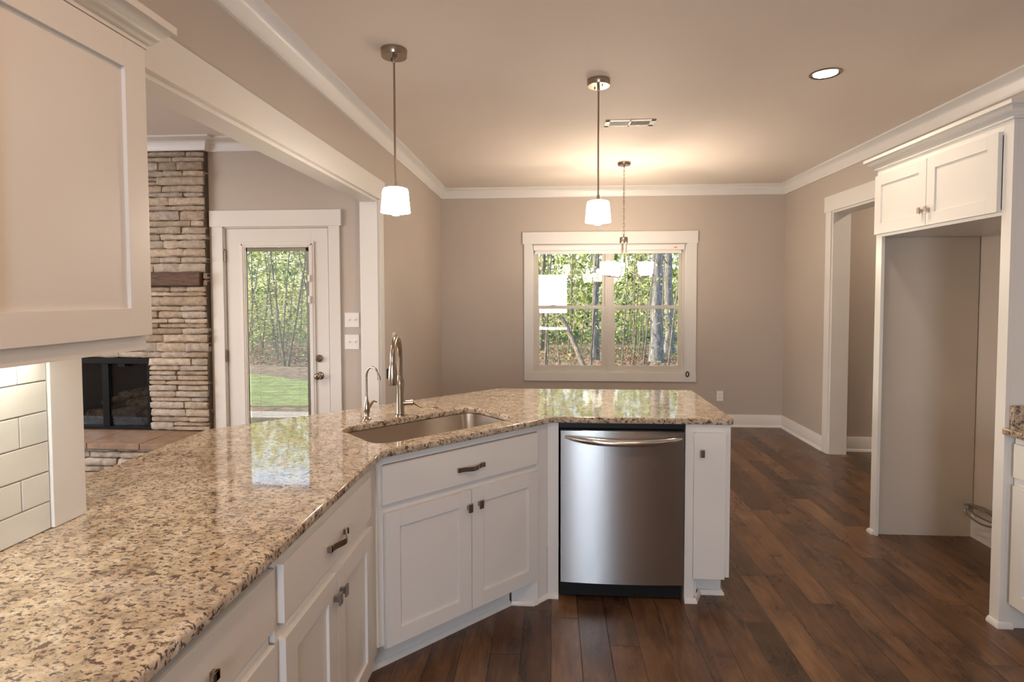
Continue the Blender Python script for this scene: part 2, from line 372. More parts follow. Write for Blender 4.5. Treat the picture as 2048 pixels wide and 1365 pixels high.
# window casing
t = MB()
t.box((-.313, YB-.018, .612), (-.215, YB, 2.097), .002); t.box((1.535, YB-.018, .612), (1.648, YB, 2.097), .002)
t.box((-.33, YB-.024, 2.097), (1.66, YB, 2.236), .002); t.box((-.313, YB-.018, .513), (1.652, YB, .612), .002)
t.box((-.215, YB-.02, .600), (1.535, YB+.06, .616), .002)
t.box((-.218, YB, .612), (-.205, YB+.075, 2.092)); t.box((1.525, YB, .612), (1.538, YB+.075, 2.092)); t.box((-.215, YB, 2.08), (1.535, YB+.075, 2.095))
struct(t.build('trim_5', M_trim), 'white wooden casing round the double window', 'window casing')
# door casing
t = MB()
t.box((-2.715, YLV-.018, 0), (-2.625, YLV, 2.06), .002); t.box((-1.755, YLV-.018, 0), (-1.667, YLV, 2.06), .002)
t.box((-2.73, YLV-.024, 2.06), (-1.652, YLV, 2.188), .002)
t.box((-2.64, YLV-.002, 0), (-2.617, YLV+.15, 2.055)); t.box((-1.763, YLV-.002, 0), (-1.745, YLV+.15, 2.055)); t.box((-2.625, YLV-.002, 2.05), (-1.755, YLV+.15, 2.072))
struct(t.build('trim_6', M_trim), 'white casing round the glass patio door', 'door casing')
# baseboards
BB = [(0, 0), (.028, 0), (.028, .010), (.020, .022), (.014, .026), (.014, .132), (.008, .14), (0, .14)]
def base(name, path, label, side=-1):
    b = MB(); b.sweep(BB, path, side); struct(b.build(name, M_trim, auto=50), label, 'baseboard')
base('baseboard_back', [(XL, OPN1+.09), (XL, YB), (XR, YB), (XR, RD1+.10)], 'white baseboard along the dining walls')
base('baseboard_hall', [(XR+.156, 5.635), (4.3, 5.635)], 'white baseboard in the hallway')
base('baseboard_living', [(-1.667, YLV), (XL-.12, YLV), (XL-.12, OPN1+.09)], 'white baseboard beside the glass door')

# ------------------------------------------------------------------ windows
def dh_window(name, x0, x1, z0, z1, zm, y, label):
    fr = MB(); f = .030
    fr.box((x0, y-.035, z0), (x0+f, y+.05, z1), .002); fr.box((x1-f, y-.035, z0), (x1, y+.05, z1), .002)
    fr.box((x0+f, y-.035, z1-f), (x1-f, y+.05, z1), .002); fr.box((x0+f, y-.035, z0), (x1-f, y+.05, z0+f), .002)
    o = fr.build(name, M_vinyl); struct(o, label, 'window')
    for nm, a, b, yy, sw in (('upper_sash', zm-.01, z1-f, y+.018, .030), ('lower_sash', z0+f, zm+.025, y-.012, .040)):
        s = MB(); e0, e1 = x0+f, x1-f
        s.box((e0, yy-.013, a), (e0+sw, yy+.013, b), .002); s.box((e1-sw, yy-.013, a), (e1, yy+.013, b), .002)
        s.box((e0+sw, yy-.013, b-.032), (e1-sw, yy+.013, b), .002); s.box((e0+sw, yy-.013, a), (e1-sw, yy+.013, a+.04), .002)
        so = s.build(nm, M_vinyl, o)
        g = MB(); g.box((e0+sw-.005, yy-.002, a+.035), (e1-sw+.005, yy+.002, b-.027)); g.build('pane', M_glass, so, smooth=False)
        if nm == 'lower_sash':
            for k in (.25, .75):
                q = MB(); xx = e0+(e1-e0)*k; q.box((xx-.03, yy-.022, b-.004), (xx+.03, yy+.006, b+.012), .004); q.build('sash_lock', M_vinyl, so)
    return o
dh_window('window_1', -.208, .655, .616, 2.08, 1.357, 6.70, 'left half of the double hung window in the dining wall')
dh_window('window_2', .672, 1.532, .616, 2.08, 1.357, 6.70, 'right half of the double hung window in the dining wall')
t = MB(); t.box((.652, 6.655, .616), (.675, 6.76, 2.08), .002); struct(t.build('trim_7', M_vinyl), 'almond mullion between the two window halves', 'mullion')
dh_window('window_3', -.42, .47, 1.0, 2.12, 1.56, -3.07, 'kitchen window behind the camera')
t = MB()
for a, b in (((-.52, YREAR, .90), (-.42, YREAR+.018, 2.12)), ((.47, YREAR, .90), (.57, YREAR+.018, 2.12)), ((-.53, YREAR, 2.12), (.58, YREAR+.022, 2.26)), ((-.42, YREAR, .9), (.47, YREAR+.018, 1.0))): t.box(a, b, .002)
struct(t.build('trim_8', M_trim), 'white casing of the window behind the camera', 'window casing')
dh = MB()
for a, b in (((XLV-.1, .2, .75), (XLV-.05, .26, 2.25)), ((XLV-.1, 2.74, .75), (XLV-.05, 2.8, 2.25)), ((XLV-.1, 1.47, .75), (XLV-.05, 1.53, 2.25)), ((XLV-.1, .2, 2.19), (XLV-.05, 2.8, 2.25)), ((XLV-.1, .2, .75), (XLV-.05, 2.8, .81))): dh.box(a, b, .002)
o = dh.build('added_window_4', M_vinyl); struct(o, 'added wide living room window for side fill, out of view', 'window')  # out-of-view window added to go with the living room fill lamp
# roller shade and its cord stop
r = thing('roller_shade', 'rolled up white shade across the top of the double window', 'window shade', (.66, 6.60, 2.05))
b = MB(); b.box((-.205, 6.595, 2.022), (1.515, 6.655, 2.082), .012, seg=3); b.build('cassette', M_white, r)
b = MB(); b.box((-.195, 6.622, 1.985), (1.49, 6.634, 2.002), .004); b.build('hem_bar', M_white, r)
b = MB(); b.box((-.185, 6.627, 1.998), (1.48, 6.630, 2.03)); b.build('fabric', M_white, r)
b = MB(); b.box((1.392, 6.593, 2.043), (1.428, 6.5955, 2.058)); tag(b.build('sticker', M_orange, r), 'orange sticker at the right end')
b = MB()
for s in (-.5, .5): b.tube([(1.507+s*.022, 6.612, 2.02-i*.1) for i in range(14)], .0013, 6)
b.build('bead_chain', M_white, r)
b = MB()
b.tube([(1.553+.016*math.cos(a)*1, 6.585, .603+.028*math.sin(a)) for a in [i*math.pi/8 for i in range(17)]], .006, 8, False)
b.build('cord_tensioner', M_black, r)

# ------------------------------------------------------------------ patio door
dr = bpy.data.objects.new('door_1', None); COL.objects.link(dr); dr.location = (-2.19, YLV+.03, 0); struct(dr, 'white patio door with full length glass, blinds inside it and brass knob', 'door')
DX0, DX1, DY0, DY1 = -2.607, -1.772, YLV+.008, YLV+.052
GX0, GX1, GZ0, GZ1 = -2.452, -1.925, .30, 1.865
s = MB(); s.box((DX0, DY0, .012), (GX0-.02, DY1, 2.043), .002); s.box((GX1+.02, DY0, .012), (DX1, DY1, 2.043), .002)
s.box((GX0-.02, DY0, GZ1+.05), (GX1+.02, DY1, 2.043), .001); s.box((GX0-.02, DY0, .012), (GX1+.02, DY1, GZ0-.03), .001)
s.build('door_slab', M_trim, dr)
s = MB(); prof = [(0, 0), (.045, 0), (.045, .004), (.034, .012), (.022, .008), (.008, .014), (0, .010)]
fw_ = .045
for (a, b_, dx, dz) in ((GX0-.045, GX0, 1, 0), (GX1, GX1+.045, 1, 0)):
    s.box((a, DY0-.012, GZ0-.045), (b_, DY0, GZ1+.075), .005, seg=3); s.box((a+.014, DY0-.016, GZ0-.03), (b_-.014, DY0-.008, GZ1+.06), .003)
s.box((GX0, DY0-.012, GZ1+.03), (GX1, DY0, GZ1+.075), .005, seg=3); s.box((GX0, DY0-.012, GZ0-.045), (GX1, DY0, GZ0), .005, seg=3)
s.box((GX0-.03, DY0-.016, GZ1+.044), (GX1+.03, DY0-.008, GZ1+.061), .003)
s.build('lite_frame', M_trim, dr)
s = MB(); s.box((GX0-.005, DY0+.002, GZ0-.005), (GX1+.005, DY0+.006, GZ1+.035)); s.build('inner_pane', M_glass, dr, smooth=False)
s = MB(); s.box((GX0-.005, DY1-.008, GZ0-.005), (GX1+.005, DY1-.004, GZ1+.035)); s.build('outer_pane', M_glass, dr, smooth=False)
s = MB()
zz = GZ0+.01
while zz < GZ1-.004:
    s.box((GX0+.018, DY0+.0095, zz), (GX1-.012, DY0+.0225, zz+.0009), rot=Matrix.Rotation(R(12), 3, 'X')); zz += .0125
M_slat = paint('aluminium_blind_slat', (.74, .72, .70), .4, .01)
s.box((GX0, DY0+.008, GZ1), (GX1, DY0+.026, GZ1+.03)); s.box((GX0, DY0+.010, GZ0), (GX1, DY0+.024, GZ0+.01))
for xx in (GX0+.1, GX1-.1): s.tube([(xx, DY0+.016, GZ0), (xx, DY0+.016, GZ1)], .0008, 5)
s.build('blind', M_slat, dr, smooth=False)
s = MB(); s.box((GX1-.030, DY0+.008, GZ0), (GX1-.000, DY0+.012, GZ1+.03)); s.box((GX0, DY0+.008, GZ0), (GX0+.012, DY0+.012, GZ1+.03)); s.build('spacer', M_slat, dr)
for z0 in (1.45, 1.62):
    s = MB(); s.box((GX1-.003, DY0-.03, z0), (GX1+.016, DY0-.012, z0+.055), .003); s.build('blind_slider', M_white, dr)
M_rot = Matrix.Rotation(R(90), 4, 'X')
def rose(prof, x, z, y=None): return MB().lathe(prof, (x, y if y is not None else DY0, z), 32, M_rot)
rose([(0, 0), (.031, 0), (.031, .004), (.026, .012), (.019, .016), (.017, .030), (0, .032)], -1.853, 1.005).build('deadbolt', M_nickel, dr)
k = rose([(0, 0), (.032, 0), (.032, .004), (.024, .012), (.011, .016), (.010, .030), (.020, .038), (.028, .050), (.028, .060), (.020, .070), (.008, .073), (0, .072)], -1.848, .866).build('door_knob', M_nickel, dr)
for z in (.22, 1.02, 1.83):
    s = MB(); s.tube([(-2.616, YLV-.004, z-.045), (-2.616, YLV-.004, z+.045)], .007, 12); s.lathe([(0, 0), (.006, .004), (.004, .009), (0, .012)], (-2.616, YLV-.004, z+.045), 12)
    s.box((-2.622, YLV-.001, z-.045), (-2.606, YLV+.012, z+.045)); s.build('hinge', M_nickel, dr)

# ------------------------------------------------------------------ switches, outlets
def plate(name, label, cat, c, nrm, gang, kind, group=None):
    """c centre on wall; nrm 'Y-' faces the camera, 'X+' faces right"""
    rz = 0 if nrm == 'Y-' else R(90)
    o = thing(name, label, cat, c, rz, group); w = .072 if gang == 1 else .117
    b = MB(); b.box((-w/2, -.006, -.058), (w/2, 0, .058), .003, seg=3); b.build('cover_plate', M_white, o, True)
    for g in range(gang):
        x = (g-(gang-1)/2)*.046
        if kind == 'switch':
            b = MB(); b.box((x-.006, -.008, -.012), (x+.006, -.004, .012), .001); b.box((x-.004, -.017, -.002), (x+.004, -.005, .009), .002, Matrix.Rotation(R(-20), 3, 'X')); b.build('toggle', M_white, o, True)
        else:
            for zz in (-.02, .02):
                b = MB(); b.lathe([(0, -.001), (.0165, -.001), (.0165, .008), (.0155, .0095), (0, .0095)], (x, 0, zz), 24, M_rot); q = b.build('receptacle', M_white, o, True)
                b = MB()
                for sx in (-.0065, .0065): b.box((x+sx-.001, -.0103, zz-.002), (x+sx+.001, -.0093, zz+.007))
                b.box((x-.002, -.0103, zz-.009), (x+.002, -.0093, zz-.006)); b.build('slots', M_black, q, True, False)
    return o
plate('light_switch', 'upper of the two white double switch plates beside the patio door', 'light switch', (-1.578, YLV, 1.315), 'Y-', 2, 'switch')
plate('light_switch', 'lower of the two white double switch plates beside the patio door', 'light switch', (-1.580, YLV, 1.14), 'Y-', 2, 'switch')
plate('light_switch', 'small single switch plate on the dining wall behind the tall faucet', 'light switch', (XL, 4.56, 1.15), 'X+', 1, 'switch')
plate('wall_outlet', 'white outlet low on the back wall right of the window', 'outlet', (1.925, YB, .353), 'Y-', 1, 'outlet')
g = thing('gas_key_valve', 'small round metal gas valve plate between stone and door casing', 'gas valve', (-2.752, FY+.0, .578))
MB().lathe([(0, 0), (.026, 0), (.026, .004), (.012, .008), (.012, .014), (0, .014)], (-2.757, YLV-.02, .578), 28, M_rot).build('escutcheon', M_nickel, g)
b = MB(); b.box((-2.763, YLV-.04, .572), (-2.751, YLV-.028, .584)); b.build('key_socket', M_black, g)

# ------------------------------------------------------------------ cabinet parts
def shaker(x0, x1, z0, z1, y=-.02, th=.02, sw=.064):
    b = MB(); yb = y+th
    b.box((x0, y, z0), (x0+sw, yb, z1), .0015); b.box((x1-sw, y, z0), (x1, yb, z1), .0015)
    b.box((x0+sw, y, z1-sw), (x1-sw, yb, z1), .0015); b.box((x0+sw, y, z0), (x1-sw, yb, z0+sw), .0015)
    b.box((x0+sw-.002, y+.009, z0+sw-.002), (x1-sw+.002, yb-.002, z1-sw+.002)); return b
def knob(parent, x, z, y=-.02):
    b = MB(); b.box((x-.006, y-.018, z-.009), (x+.006, y, z+.009), .001); b.box((x-.0105, y-.024, z-.018), (x+.0105, y-.017, z+.018), .0015); return b.build('knob', M_knob, parent, True)
def pull(parent, x, z, y=-.02, L=.145):
    b = MB(); h = .0095; t2 = .002
    P = []
    for i in range(25):
        u = i/24*2-1; xx = u*L/2
        yy = -.012 if abs(u) > .80 else -.012-.020*(.5+.5*math.cos(math.pi*u/.80))
        P.append((xx, yy))
    vv = []
    for xx, yy in P:
        vv.append([b.bm.verts.new((x+xx, y+yy+d, z+e)) for d, e in ((-t2, -h), (t2, -h), (t2, h), (-t2, h))])
    for a, c_ in zip(vv, vv[1:]):
        for k_ in range(4): b.bm.faces.new((a[k_], a[(k_+1) % 4], c_[(k_+1) % 4], c_[k_])).smooth = True
    b.bm.faces.new(vv[0]); b.bm.faces.new(vv[-1])
    for s_ in (-1, 1): b.box((x+s_*(L/2-.008)-.006, y-.014, z-h), (x+s_*(L/2-.008)+.006, y, z+h), .001)
    return b.build('handle', M_nickel, parent, True)
ZT = .884
def base_cab(name, label, loc, rz, w, d, drawers, doors, stiles=(.03, .03), kick=True, group=None, mid=None, legs=(), kickd=.07):
    o = thing(name, label, 'cabinet', loc, rz, group)
    b = MB(); t_ = .018; zb = .115
    b.box((0, 0, zb), (stiles[0], t_, ZT), .001); b.box((w-stiles[1], 0, zb), (w, t_, ZT), .001)
    b.box((stiles[0], 0, ZT-.04), (w-stiles[1], t_, ZT)); b.box((stiles[0], 0, zb), (w-stiles[1], t_, zb+.03))
    b.box((stiles[0], 0, .65), (w-stiles[1], t_, .71))
    b.box((0, t_, zb), (t_, d, ZT)); b.box((w-t_, t_, zb), (w, d, ZT)); b.box((t_, d-.01, zb), (w-t_, d, ZT)); b.box((t_, t_, zb), (w-t_, d-.01, zb+.016))
    b.build('cabinet_body', M_cab, o, True)
    if kick:
        b = MB(); b.box((.0, kickd, 0), (w, kickd+.016, zb)); b.build('toe_kick', M_cab, o, True)
    for x0, x1, z0, z1, hp in drawers:
        b = MB(); b.box((x0, -.02, z0), (x1, 0, z1), .0015); q = b.build('drawer', M_cab, o, True)
        if hp: pull(q, (x0+x1)/2 if hp is True else hp, (z0+z1)/2-.012)
    for x0, x1, z0, z1, kx in doors:
        q = shaker(x0, x1, z0, z1).build('door', M_cab, o, True)
        if kx is not None: knob(q, kx, z1-.07)
    return o
# left run: local x = world Y, front faces +X
LF = -.675
base_cab('base_cabinet', 'white base cabinet with one drawer over two doors, left run next to the sink cabinet', (LF, 1.318, 0), R(90), .80, .59,
         [(.012, .692, .699, .847, True)], [(.016, .352, .124, .660, .330), (.356, .700, .124, .660, .380)], (.03, .10))
base_cab('base_cabinet', 'white base cabinet at the lower left edge, its wide drawer pull cut by the frame', (LF-.012, .40, 0), R(90), .912, .578,
         [(.02, .905, .699, .847, .583)], [(.02, .46, .124, .660, .43), (.464, .905, .124, .660, .50)], (.03, .02))
base_cab('base_cabinet', 'white base cabinet of the left run below the counter beside the camera', (LF-.012, -.55, 0), R(90), .945, .578,
         [(.02, .925, .699, .847, True)], [(.02, .47, .124, .660, .43), (.474, .925, .124, .660, .50)], (.03, .02))
# diagonal sink cabinet : local x = (u - u0), y = (v - 1.982)
U0 = 1.027; V0 = 1.982; r2_ = math.sqrt(.5)
sx, sy = (U0-V0)*r2_, (U0+V0)*r2_
sc = thing('sink_cabinet', 'white diagonal corner cabinet under the sink with false drawer and two doors', 'cabinet', (sx, sy, 0), R(45))
def uv(u, v): return (u-U0, v-V0)
b = MB(); WU = 1.957-U0
b.box((0.004, 0, .13), (.03, .018, ZT), .001); b.box((WU-.075, 0, 0), (WU-.002, .018, ZT), .001)
b.box((.03, 0, ZT-.035), (WU-.075, .018, ZT)); b.box((.03, 0, .65), (WU-.075, .018, .71)); b.box((.03, 0, .115), (WU-.075, .018, .14))
b.box((.012, .018, .115), (.03, .55, ZT)); b.box((WU-.05, .018, .115), (WU-.032, .5, ZT)); b.box((.03, .54, .115), (WU-.05, .55, ZT)); b.box((.03, .018, .115), (WU-.05, .54, .13))
b.build('cabinet_body', M_cab, sc, True)
b = MB(); b.box((.020, -.02, .697), (.847, 0, .847), .0015); q = b.build('false_drawer', M_cab, sc, True); pull(q, .441, .762)
q = shaker(.030, .4455, .124, .659).build('door', M_cab, sc, True); knob(q, .427, .588)
q = shaker(.4495, .850, .124, .659).build('door', M_cab, sc, True); knob(q, .487, .591)
b = MB(); kx1 = 1.773-U0
b.box((-.02, 2.058-V0, 0), (kx1, 2.075-V0, .115)); b.sweep([(0, 0), (.014, 0), (.014, .008), (.006, .02), (0, .022)], [(-.02, 2.058-V0), (kx1, 2.058-V0)], -1)
b.build('toe_kick', M_cab, sc, True)
b = MB(); b.box((-.192, 2.712, 0), (-.062, 2.730, .14)); b.sweep([(0, 0), (.013, 0), (.013, .008), (.006, .02), (0, .022)], [(-.192, 2.712), (-.088, 2.712), (-.018, 2.785), (.037, 2.785)], -1)
b.build('toe_return', M_cab, sc)
b = MB(); b.box((-.018, 2.785, 0), (.037, 2.803, ZT), .001); b.box((.019, 2.803, 0), (.037, 3.36, ZT)); b.build('filler_panel', M_cab, sc)
# narrow end cabinet
ec = thing('narrow_cabinet', 'narrow white cabinet with a slim plain door at the end of the peninsula', 'cabinet', (.76, 2.785, 0))
b = MB(); b.box((.651, 2.785, 0), (.697, 2.803, ZT), .001); b.box((.697, 2.785, .13), (.865, 2.803, ZT), .001)
b.box((.651, 2.803, 0), (.669, 3.36, ZT)); b.box((.847, 2.803, .13), (.865, 3.36, ZT)); b.box((.669, 3.342, .0), (.847, 3.36, ZT)); b.box((.669, 2.803, .13), (.847, 3.342, .146)); b.build('cabinet_body', M_cab, ec)
b = MB(); b.box((.689, 2.765, .128), (.838, 2.785, .843), .0015); q = b.build('door', M_cab, ec)
knob_o = MB(); knob_o.box((.718, 2.747, .739), (.728, 2.765, .757), .001); knob_o.box((.712, 2.741, .730), (.733, 2.748, .766), .0015); knob_o.build('knob', M_knob, q)
b = MB(); b.box((.697, 2.803, 0), (.713, 2.874, .13)); b.box((.713, 2.874, 0), (.852, 2.890, .13)); b.box((.836, 2.89, 0), (.852, 3.342, .13))
b.sweep([(0, 0), (.014, 0), (.014, .010), (.006, .024), (0, .026)], [(.651, 2.785), (.702, 2.785), (.742, 2.874), (.852, 2.874), (.852, 3.36)], -1)
b.build('toe_kick', M_cab, ec)
# bar back panel and knee wall under the overhang
bp_ = MB(); bp_.box((-.30, 3.362, 0), (.865, 3.38, ZT)); tag(bp_.build('bar_back_panel', M_cab), 'white panel closing the back of the peninsula cabinets', 'panel')
kw = MB(); kw.box((XL-.06, OPN0+.02, 0), (XL+.0, 2.10, ZT)); struct(kw.build('wall_knee', M_cab), 'half height wall under the counter at the opening', 'wall')

# dishwasher
dw = thing('dishwasher', 'stainless steel dishwasher with curved bar handle in the peninsula', 'dishwasher', (.344, 2.79, 0))
b = MB(); b.box((.045, 2.80, .10), (.643, 3.33, .862)); b.build('tub', M_black, dw)
b = MB(); b.box((.040, 2.778, .858), (.648, 2.83, .882), .002); b.build('mounting_strip', M_black, dw)
b = MB(); vv = []; N = 16
for i in range(N+1):
    u = i/N*2-1; x = .345+u*.2975; bow = .012*(1-u*u)
    vv.append((x, 2.772-bow))
poly = vv+[(.6425, 2.80), (.0475, 2.80)]
b.prism(poly, .090, .848, 0)
b.build('door_panel', M_steel, dw, smooth='all', auto=30)
b = MB(); b.box((.0475, 2.765, .846), (.6425, 2.80, .852), .001); b.build('door_top_edge', M_black, dw)
b = MB(); pts = []; rr = []
for i in range(21):
    u = i/20*2-1; pts.append((.347+u*.279, 2.756-.044*(1-abs(u)**2.6)-.004, .818-.016*(1-u*u))); rr.append(.0055+.0115*(1-abs(u)**5))
b.tube(pts, rr, 16); b.build('handle', metal('polished_steel', (.70, .67, .64), .16), dw)
b = MB(); b.box((.045, 2.80, .012), (.640, 2.815, .088)); 
for x in (.066, .618): b.lathe([(0, 0), (.006, 0), (.005, .003), (0, .004)], (x, 2.80, .055), 12, M_rot)
b.build('kick_plate', M_black, dw)

# ------------------------------------------------------------------ granite counter with sink cut-out
def curve_slab(name, loops, z0, z1, bev, mat):
    cu = bpy.data.curves.new(name, 'CURVE'); cu.dimensions = '2D'; cu.fill_mode = 'BOTH'
    for lp in loops:
        sp = cu.splines.new('POLY'); sp.points.add(len(lp)-1); sp.use_cyclic_u = True
        for p_, (x, y) in zip(sp.points, lp): p_.co = (x, y, 0, 1)
    cu.extrude = (z1-z0)/2-bev; cu.bevel_depth = bev; cu.bevel_resolution = 3; cu.offset = -bev
    o = bpy.data.objects.new('tmp', cu); COL.objects.link(o); bpy.context.view_layer.update()
    me = bpy.data.meshes.new_from_object(o.evaluated_get(bpy.context.evaluated_depsgraph_get())); bpy.data.objects.remove(o)
    me.transform(Matrix.Translation((0, 0, (z0+z1)/2))); me.materials.clear(); me.materials.append(mat); me.name = name
    for p_ in me.polygons: p_.use_smooth = abs(p_.normal.z) < .999
    q = bpy.data.objects.new(name, me); COL.objects.link(q); return q
def rrect(u0, u1, v0, v1, r_, n=8):
    pts = []
    for cx_, cy_, a0 in ((u1-r_, v1-r_, 0), (u0+r_, v1-r_, 90), (u0+r_, v0+r_, 180), (u1-r_, v0+r_, 270)):
        for i in range(n+1):
            a = R(a0+90*i/n); pts.append((cx_+r_*math.cos(a), cy_+r_*math.sin(a)))
    return pts
def uv2w(pts): return [((u-v)*r2_, (u+v)*r2_) for u, v in pts]
def fillet(poly, idx, r_, n=5):
    out = []
    for i, p_ in enumerate(poly):
        if i not in idx: out.append(p_); continue
        P = Vector(p_); A = (Vector(poly[i-1])-P).normalized(); B = (Vector(poly[(i+1) % len(poly)])-P).normalized()
        d = r_/math.tan(A.angle(B)/2); 
        a, b2 = P+A*d, P+B*d
        for k_ in range(n+1):
            t_ = k_/n; q_ = a*(1-t_)**2+P*2*t_*(1-t_)+b2*t_**2; out.append((q_.x, q_.y))
    return out
CA = -.644; out = [(CA, -.60), (CA, 2.109), (.009, 2.762), (.877, 2.762), (.877, 3.60), (-.339, 3.60), (-1.531, 2.408), (-1.531, 1.4505), (XL+.010, 1.4505), (XL+.010, OPN0-.095), (XL+.0005, OPN0-.095), (XL+.0005, -.60)]
out = fillet(out, {1, 2, 3, 4, 5, 6}, .03)
hole = uv2w(rrect(1.068, 1.815, 2.040, 2.420, .075))
ct = curve_slab('granite_countertop', [out, hole], ZT, .914, .007, M_granite)
tag(ct, 'speckled tan granite countertop running from the left wall round the sink to the peninsula end', 'countertop')
# sink
sk = thing('undermount_sink', 'stainless single bowl sink set under the granite', 'sink', (-.55, 2.57, .70))
b = MB(); rings = []
for grow, z, in ((.030, .8825), (.004, .8825), (.004, .876), (-.004, .80), (-.010, .72), (-.030, .700), (-.10, .694)):
    pts = uv2w(rrect(1.068-grow, 1.815+grow, 2.040-grow, 2.420+grow, max(.075+grow, .02)))
    rings.append([b.bm.verts.new((x, y, z)) for x, y in pts])
for a, c_ in zip(rings, rings[1:]):
    n_ = len(a)
    for k_ in range(n_): b.bm.faces.new((a[k_], a[(k_+1) % n_], c_[(k_+1) % n_], c_[k_]))
b.bm.faces.new(rings[-1]); b.build('basin', M_sink, sk, smooth='all', auto=50)
cu_, cv_ = 1.44, 2.25
MB().lathe([(0, .690), (.03, .690), (.034, .697), (.045, .697), (.047, .6945), (0, .6925)], ((cu_-cv_)*r2_, (cu_+cv_)*r2_, .002), 28).build('drain', M_nickel, sk)

# main faucet
fx, fy = -.746, 2.757
fo = thing('kitchen_faucet', 'tall brushed nickel gooseneck pull-down faucet behind the sink', 'faucet', (fx, fy, .914))
MB().lathe([(0, 0), (.027, 0), (.027, .006), (.0215, .010), (.0205, .02), (.0205, .135), (.0215, .15), (.0215, .165), (.0165, .185), (.0135, .20), (0, .20)], (fx, fy, .914), 32).build('body', M_nickel, fo)
b = MB(); dirv = Vector((.07, -1, 0)).normalized()
pts = [(fx, fy, 1.09), (fx, fy, 1.15), (fx, fy, 1.205)]
for i in range(1, 17):
    a = math.pi*i/16; q_ = Vector((fx, fy, 1.205))+dirv*(.0875-.0875*math.cos(a))+Vector((0, 0, .103*math.sin(a))); pts.append(tuple(q_))
hx, hy = fx+dirv.x*.175, fy+dirv.y*.175
pts += [(hx, hy, 1.195), (hx, hy, 1.18)]
b.tube(pts, .0128, 20); b.build('gooseneck', M_nickel, fo)
h_ = MB().lathe([(0, 0), (.0205, 0), (.0218, .006), (.0220, .035), (.0195, .070), (.0165, .086), (.0165, .096), (0, .096)], (hx, hy, 1.092), 28).build('spray_head', M_nickel, fo)
b = MB(); b.box((hx-.0275, hy-.006, 1.122), (hx-.015, hy+.007, 1.168), .003); b.build('spray_button', M_black, h_)
b = MB(); b.tube([(fx+.015, fy, .975), (fx+.030, fy+.004, .976), (fx+.058, fy+.010, .977)], .0135, 18); b.tube([(fx+.052, fy+.008, .977), (fx+.062, fy+.010, .977)], .015, 18); b.tube([(fx+.064, fy+.010, .976), (fx+.085, fy+.0, .966), (fx+.108, fy-.01, .957)], [.007, .0055, .0045], 12); b.build('lever_handle', M_nickel, fo)
# filtered water faucet
gx, gy = -.883, 2.658
wo = thing('water_filter_faucet', 'small slim brass toned drinking water faucet left of the tall faucet', 'faucet', (gx, gy, .914))
MB().lathe([(0, 0), (.022, 0), (.022, .003), (.016, .010), (.011, .020), (.0155, .040), (.0165, .055), (.013, .075), (.008, .092), (.006, .11), (0, .11)], (gx, gy, .914), 28).build('body', M_nickel, wo)
b = MB(); dv = Vector((.88, -.47, 0)).normalized(); pts = [(gx, gy, 1.01), (gx, gy, 1.07), (gx, gy, 1.118)]
for i in range(1, 13):
    a = R(155)*i/12; q_ = Vector((gx, gy, 1.118))+dv*.041-dv*.041*math.cos(a)+Vector((0, 0, .050*math.sin(a))); pts.append(tuple(q_))
e_ = Vector(pts[-1]); pts += [tuple(e_+dv*.006+Vector((0, 0, -.022)))]
b.tube(pts, .0052, 12); b.tube([tuple(e_+dv*.004+Vector((0, 0, -.012))), tuple(e_+dv*.008+Vector((0, 0, -.032)))], .0075, 12); b.build('spout', M_nickel, wo)
b = MB(); b.tube([(gx+.006, gy, .965), (gx+.026, gy, .998)], .0085, 14); b.tube([(gx+.024, gy, .995), (gx+.034, gy-.002, 1.002), (gx+.052, gy-.006, .999)], [.006, .005, .003], 10); b.build('lever', M_nickel, wo)
ab = MB().lathe([(0, 0), (.019, 0), (.019, .003), (.013, .006), (.011, .004), (0, .005)], (-.612, 2.947, .914), 28).build('disposal_button', M_nickel)
tag(ab, 'small flat round chrome button in the granite behind the sink', 'button')

# ------------------------------------------------------------------ tiles and left wall cabinet
tl = thing('tile_backsplash', 'glossy white subway tile backsplash on the left wall under the wall cabinet', 'backsplash', (XL, .6, .914))
b = MB(); b.box((XL, -.60, .914), (XL+.004, 1.348, 1.376)); b.build('grout_bed', M_grout, tl)
b = MB(); z = .9155; row = 0
while z < 1.376:
    z1 = min(z+.0745 if row else .984, 1.376); yb_ = 1.3475; first = True
    y1 = yb_
    ln = .1505 if row % 2 == 0 else .075
    while y1 > -.55:
        y0 = y1-ln; b.box((XL+.002, y0, z), (XL+.010, y1, z1), .0022, seg=2); y1 = y0-.0028; ln = .1505
    z = z1+.0028; row += 1
b.build('tiles', M_tile, tl)
uc = thing('wall_cabinet', 'cream white upper cabinet with shaker door and crown at the upper left', 'cabinet', (XL, .9, 1.378))
YF = 1.312; XF = -.962
b = MB(); b.box((XL+.003, YF-.018, 1.379), (XF-.037, YF-.0005, 2.12)); b.box((XL+.003, -.49, 1.405), (XF-.037, YF-.019, 1.42)); b.box((XL+.003, -.5, 1.42), (XL+.012, YF-.018, 2.12))
b.box((XF-.036, -.5, 1.378), (XF-.018, YF, 2.12), .001); b.box((XL+.013, -.49, 2.105), (XF-.037, YF-.019, 2.118)); b.build('cabinet_body', M_cab, uc)
for y0, y1 in ((.86, 1.310), (.405, .856), (-.05, .401)):
    q = shaker(0, y1-y0, 1.414, 2.092, 0, .02, .066); bmesh.ops.transform(q.bm, matrix=Matrix.Translation((XF, y0, 0)) @ Matrix.Rotation(R(90), 4, 'Z'), verts=q.bm.verts)
    q.build('door', M_cab, uc)
CC = [(0, 0), (.012, 0), (.012, .008), (.020, .012), (.024, .020), (.030, .024), (.036, .036), (.046, .044), (.052, .046), (.052, .062), (0, .062)]
def cabcrown(path, z0, side, sc_=1.0): return MB().sweep([(o_*sc_, z0+z_*sc_) for o_, z_ in CC], path, side)
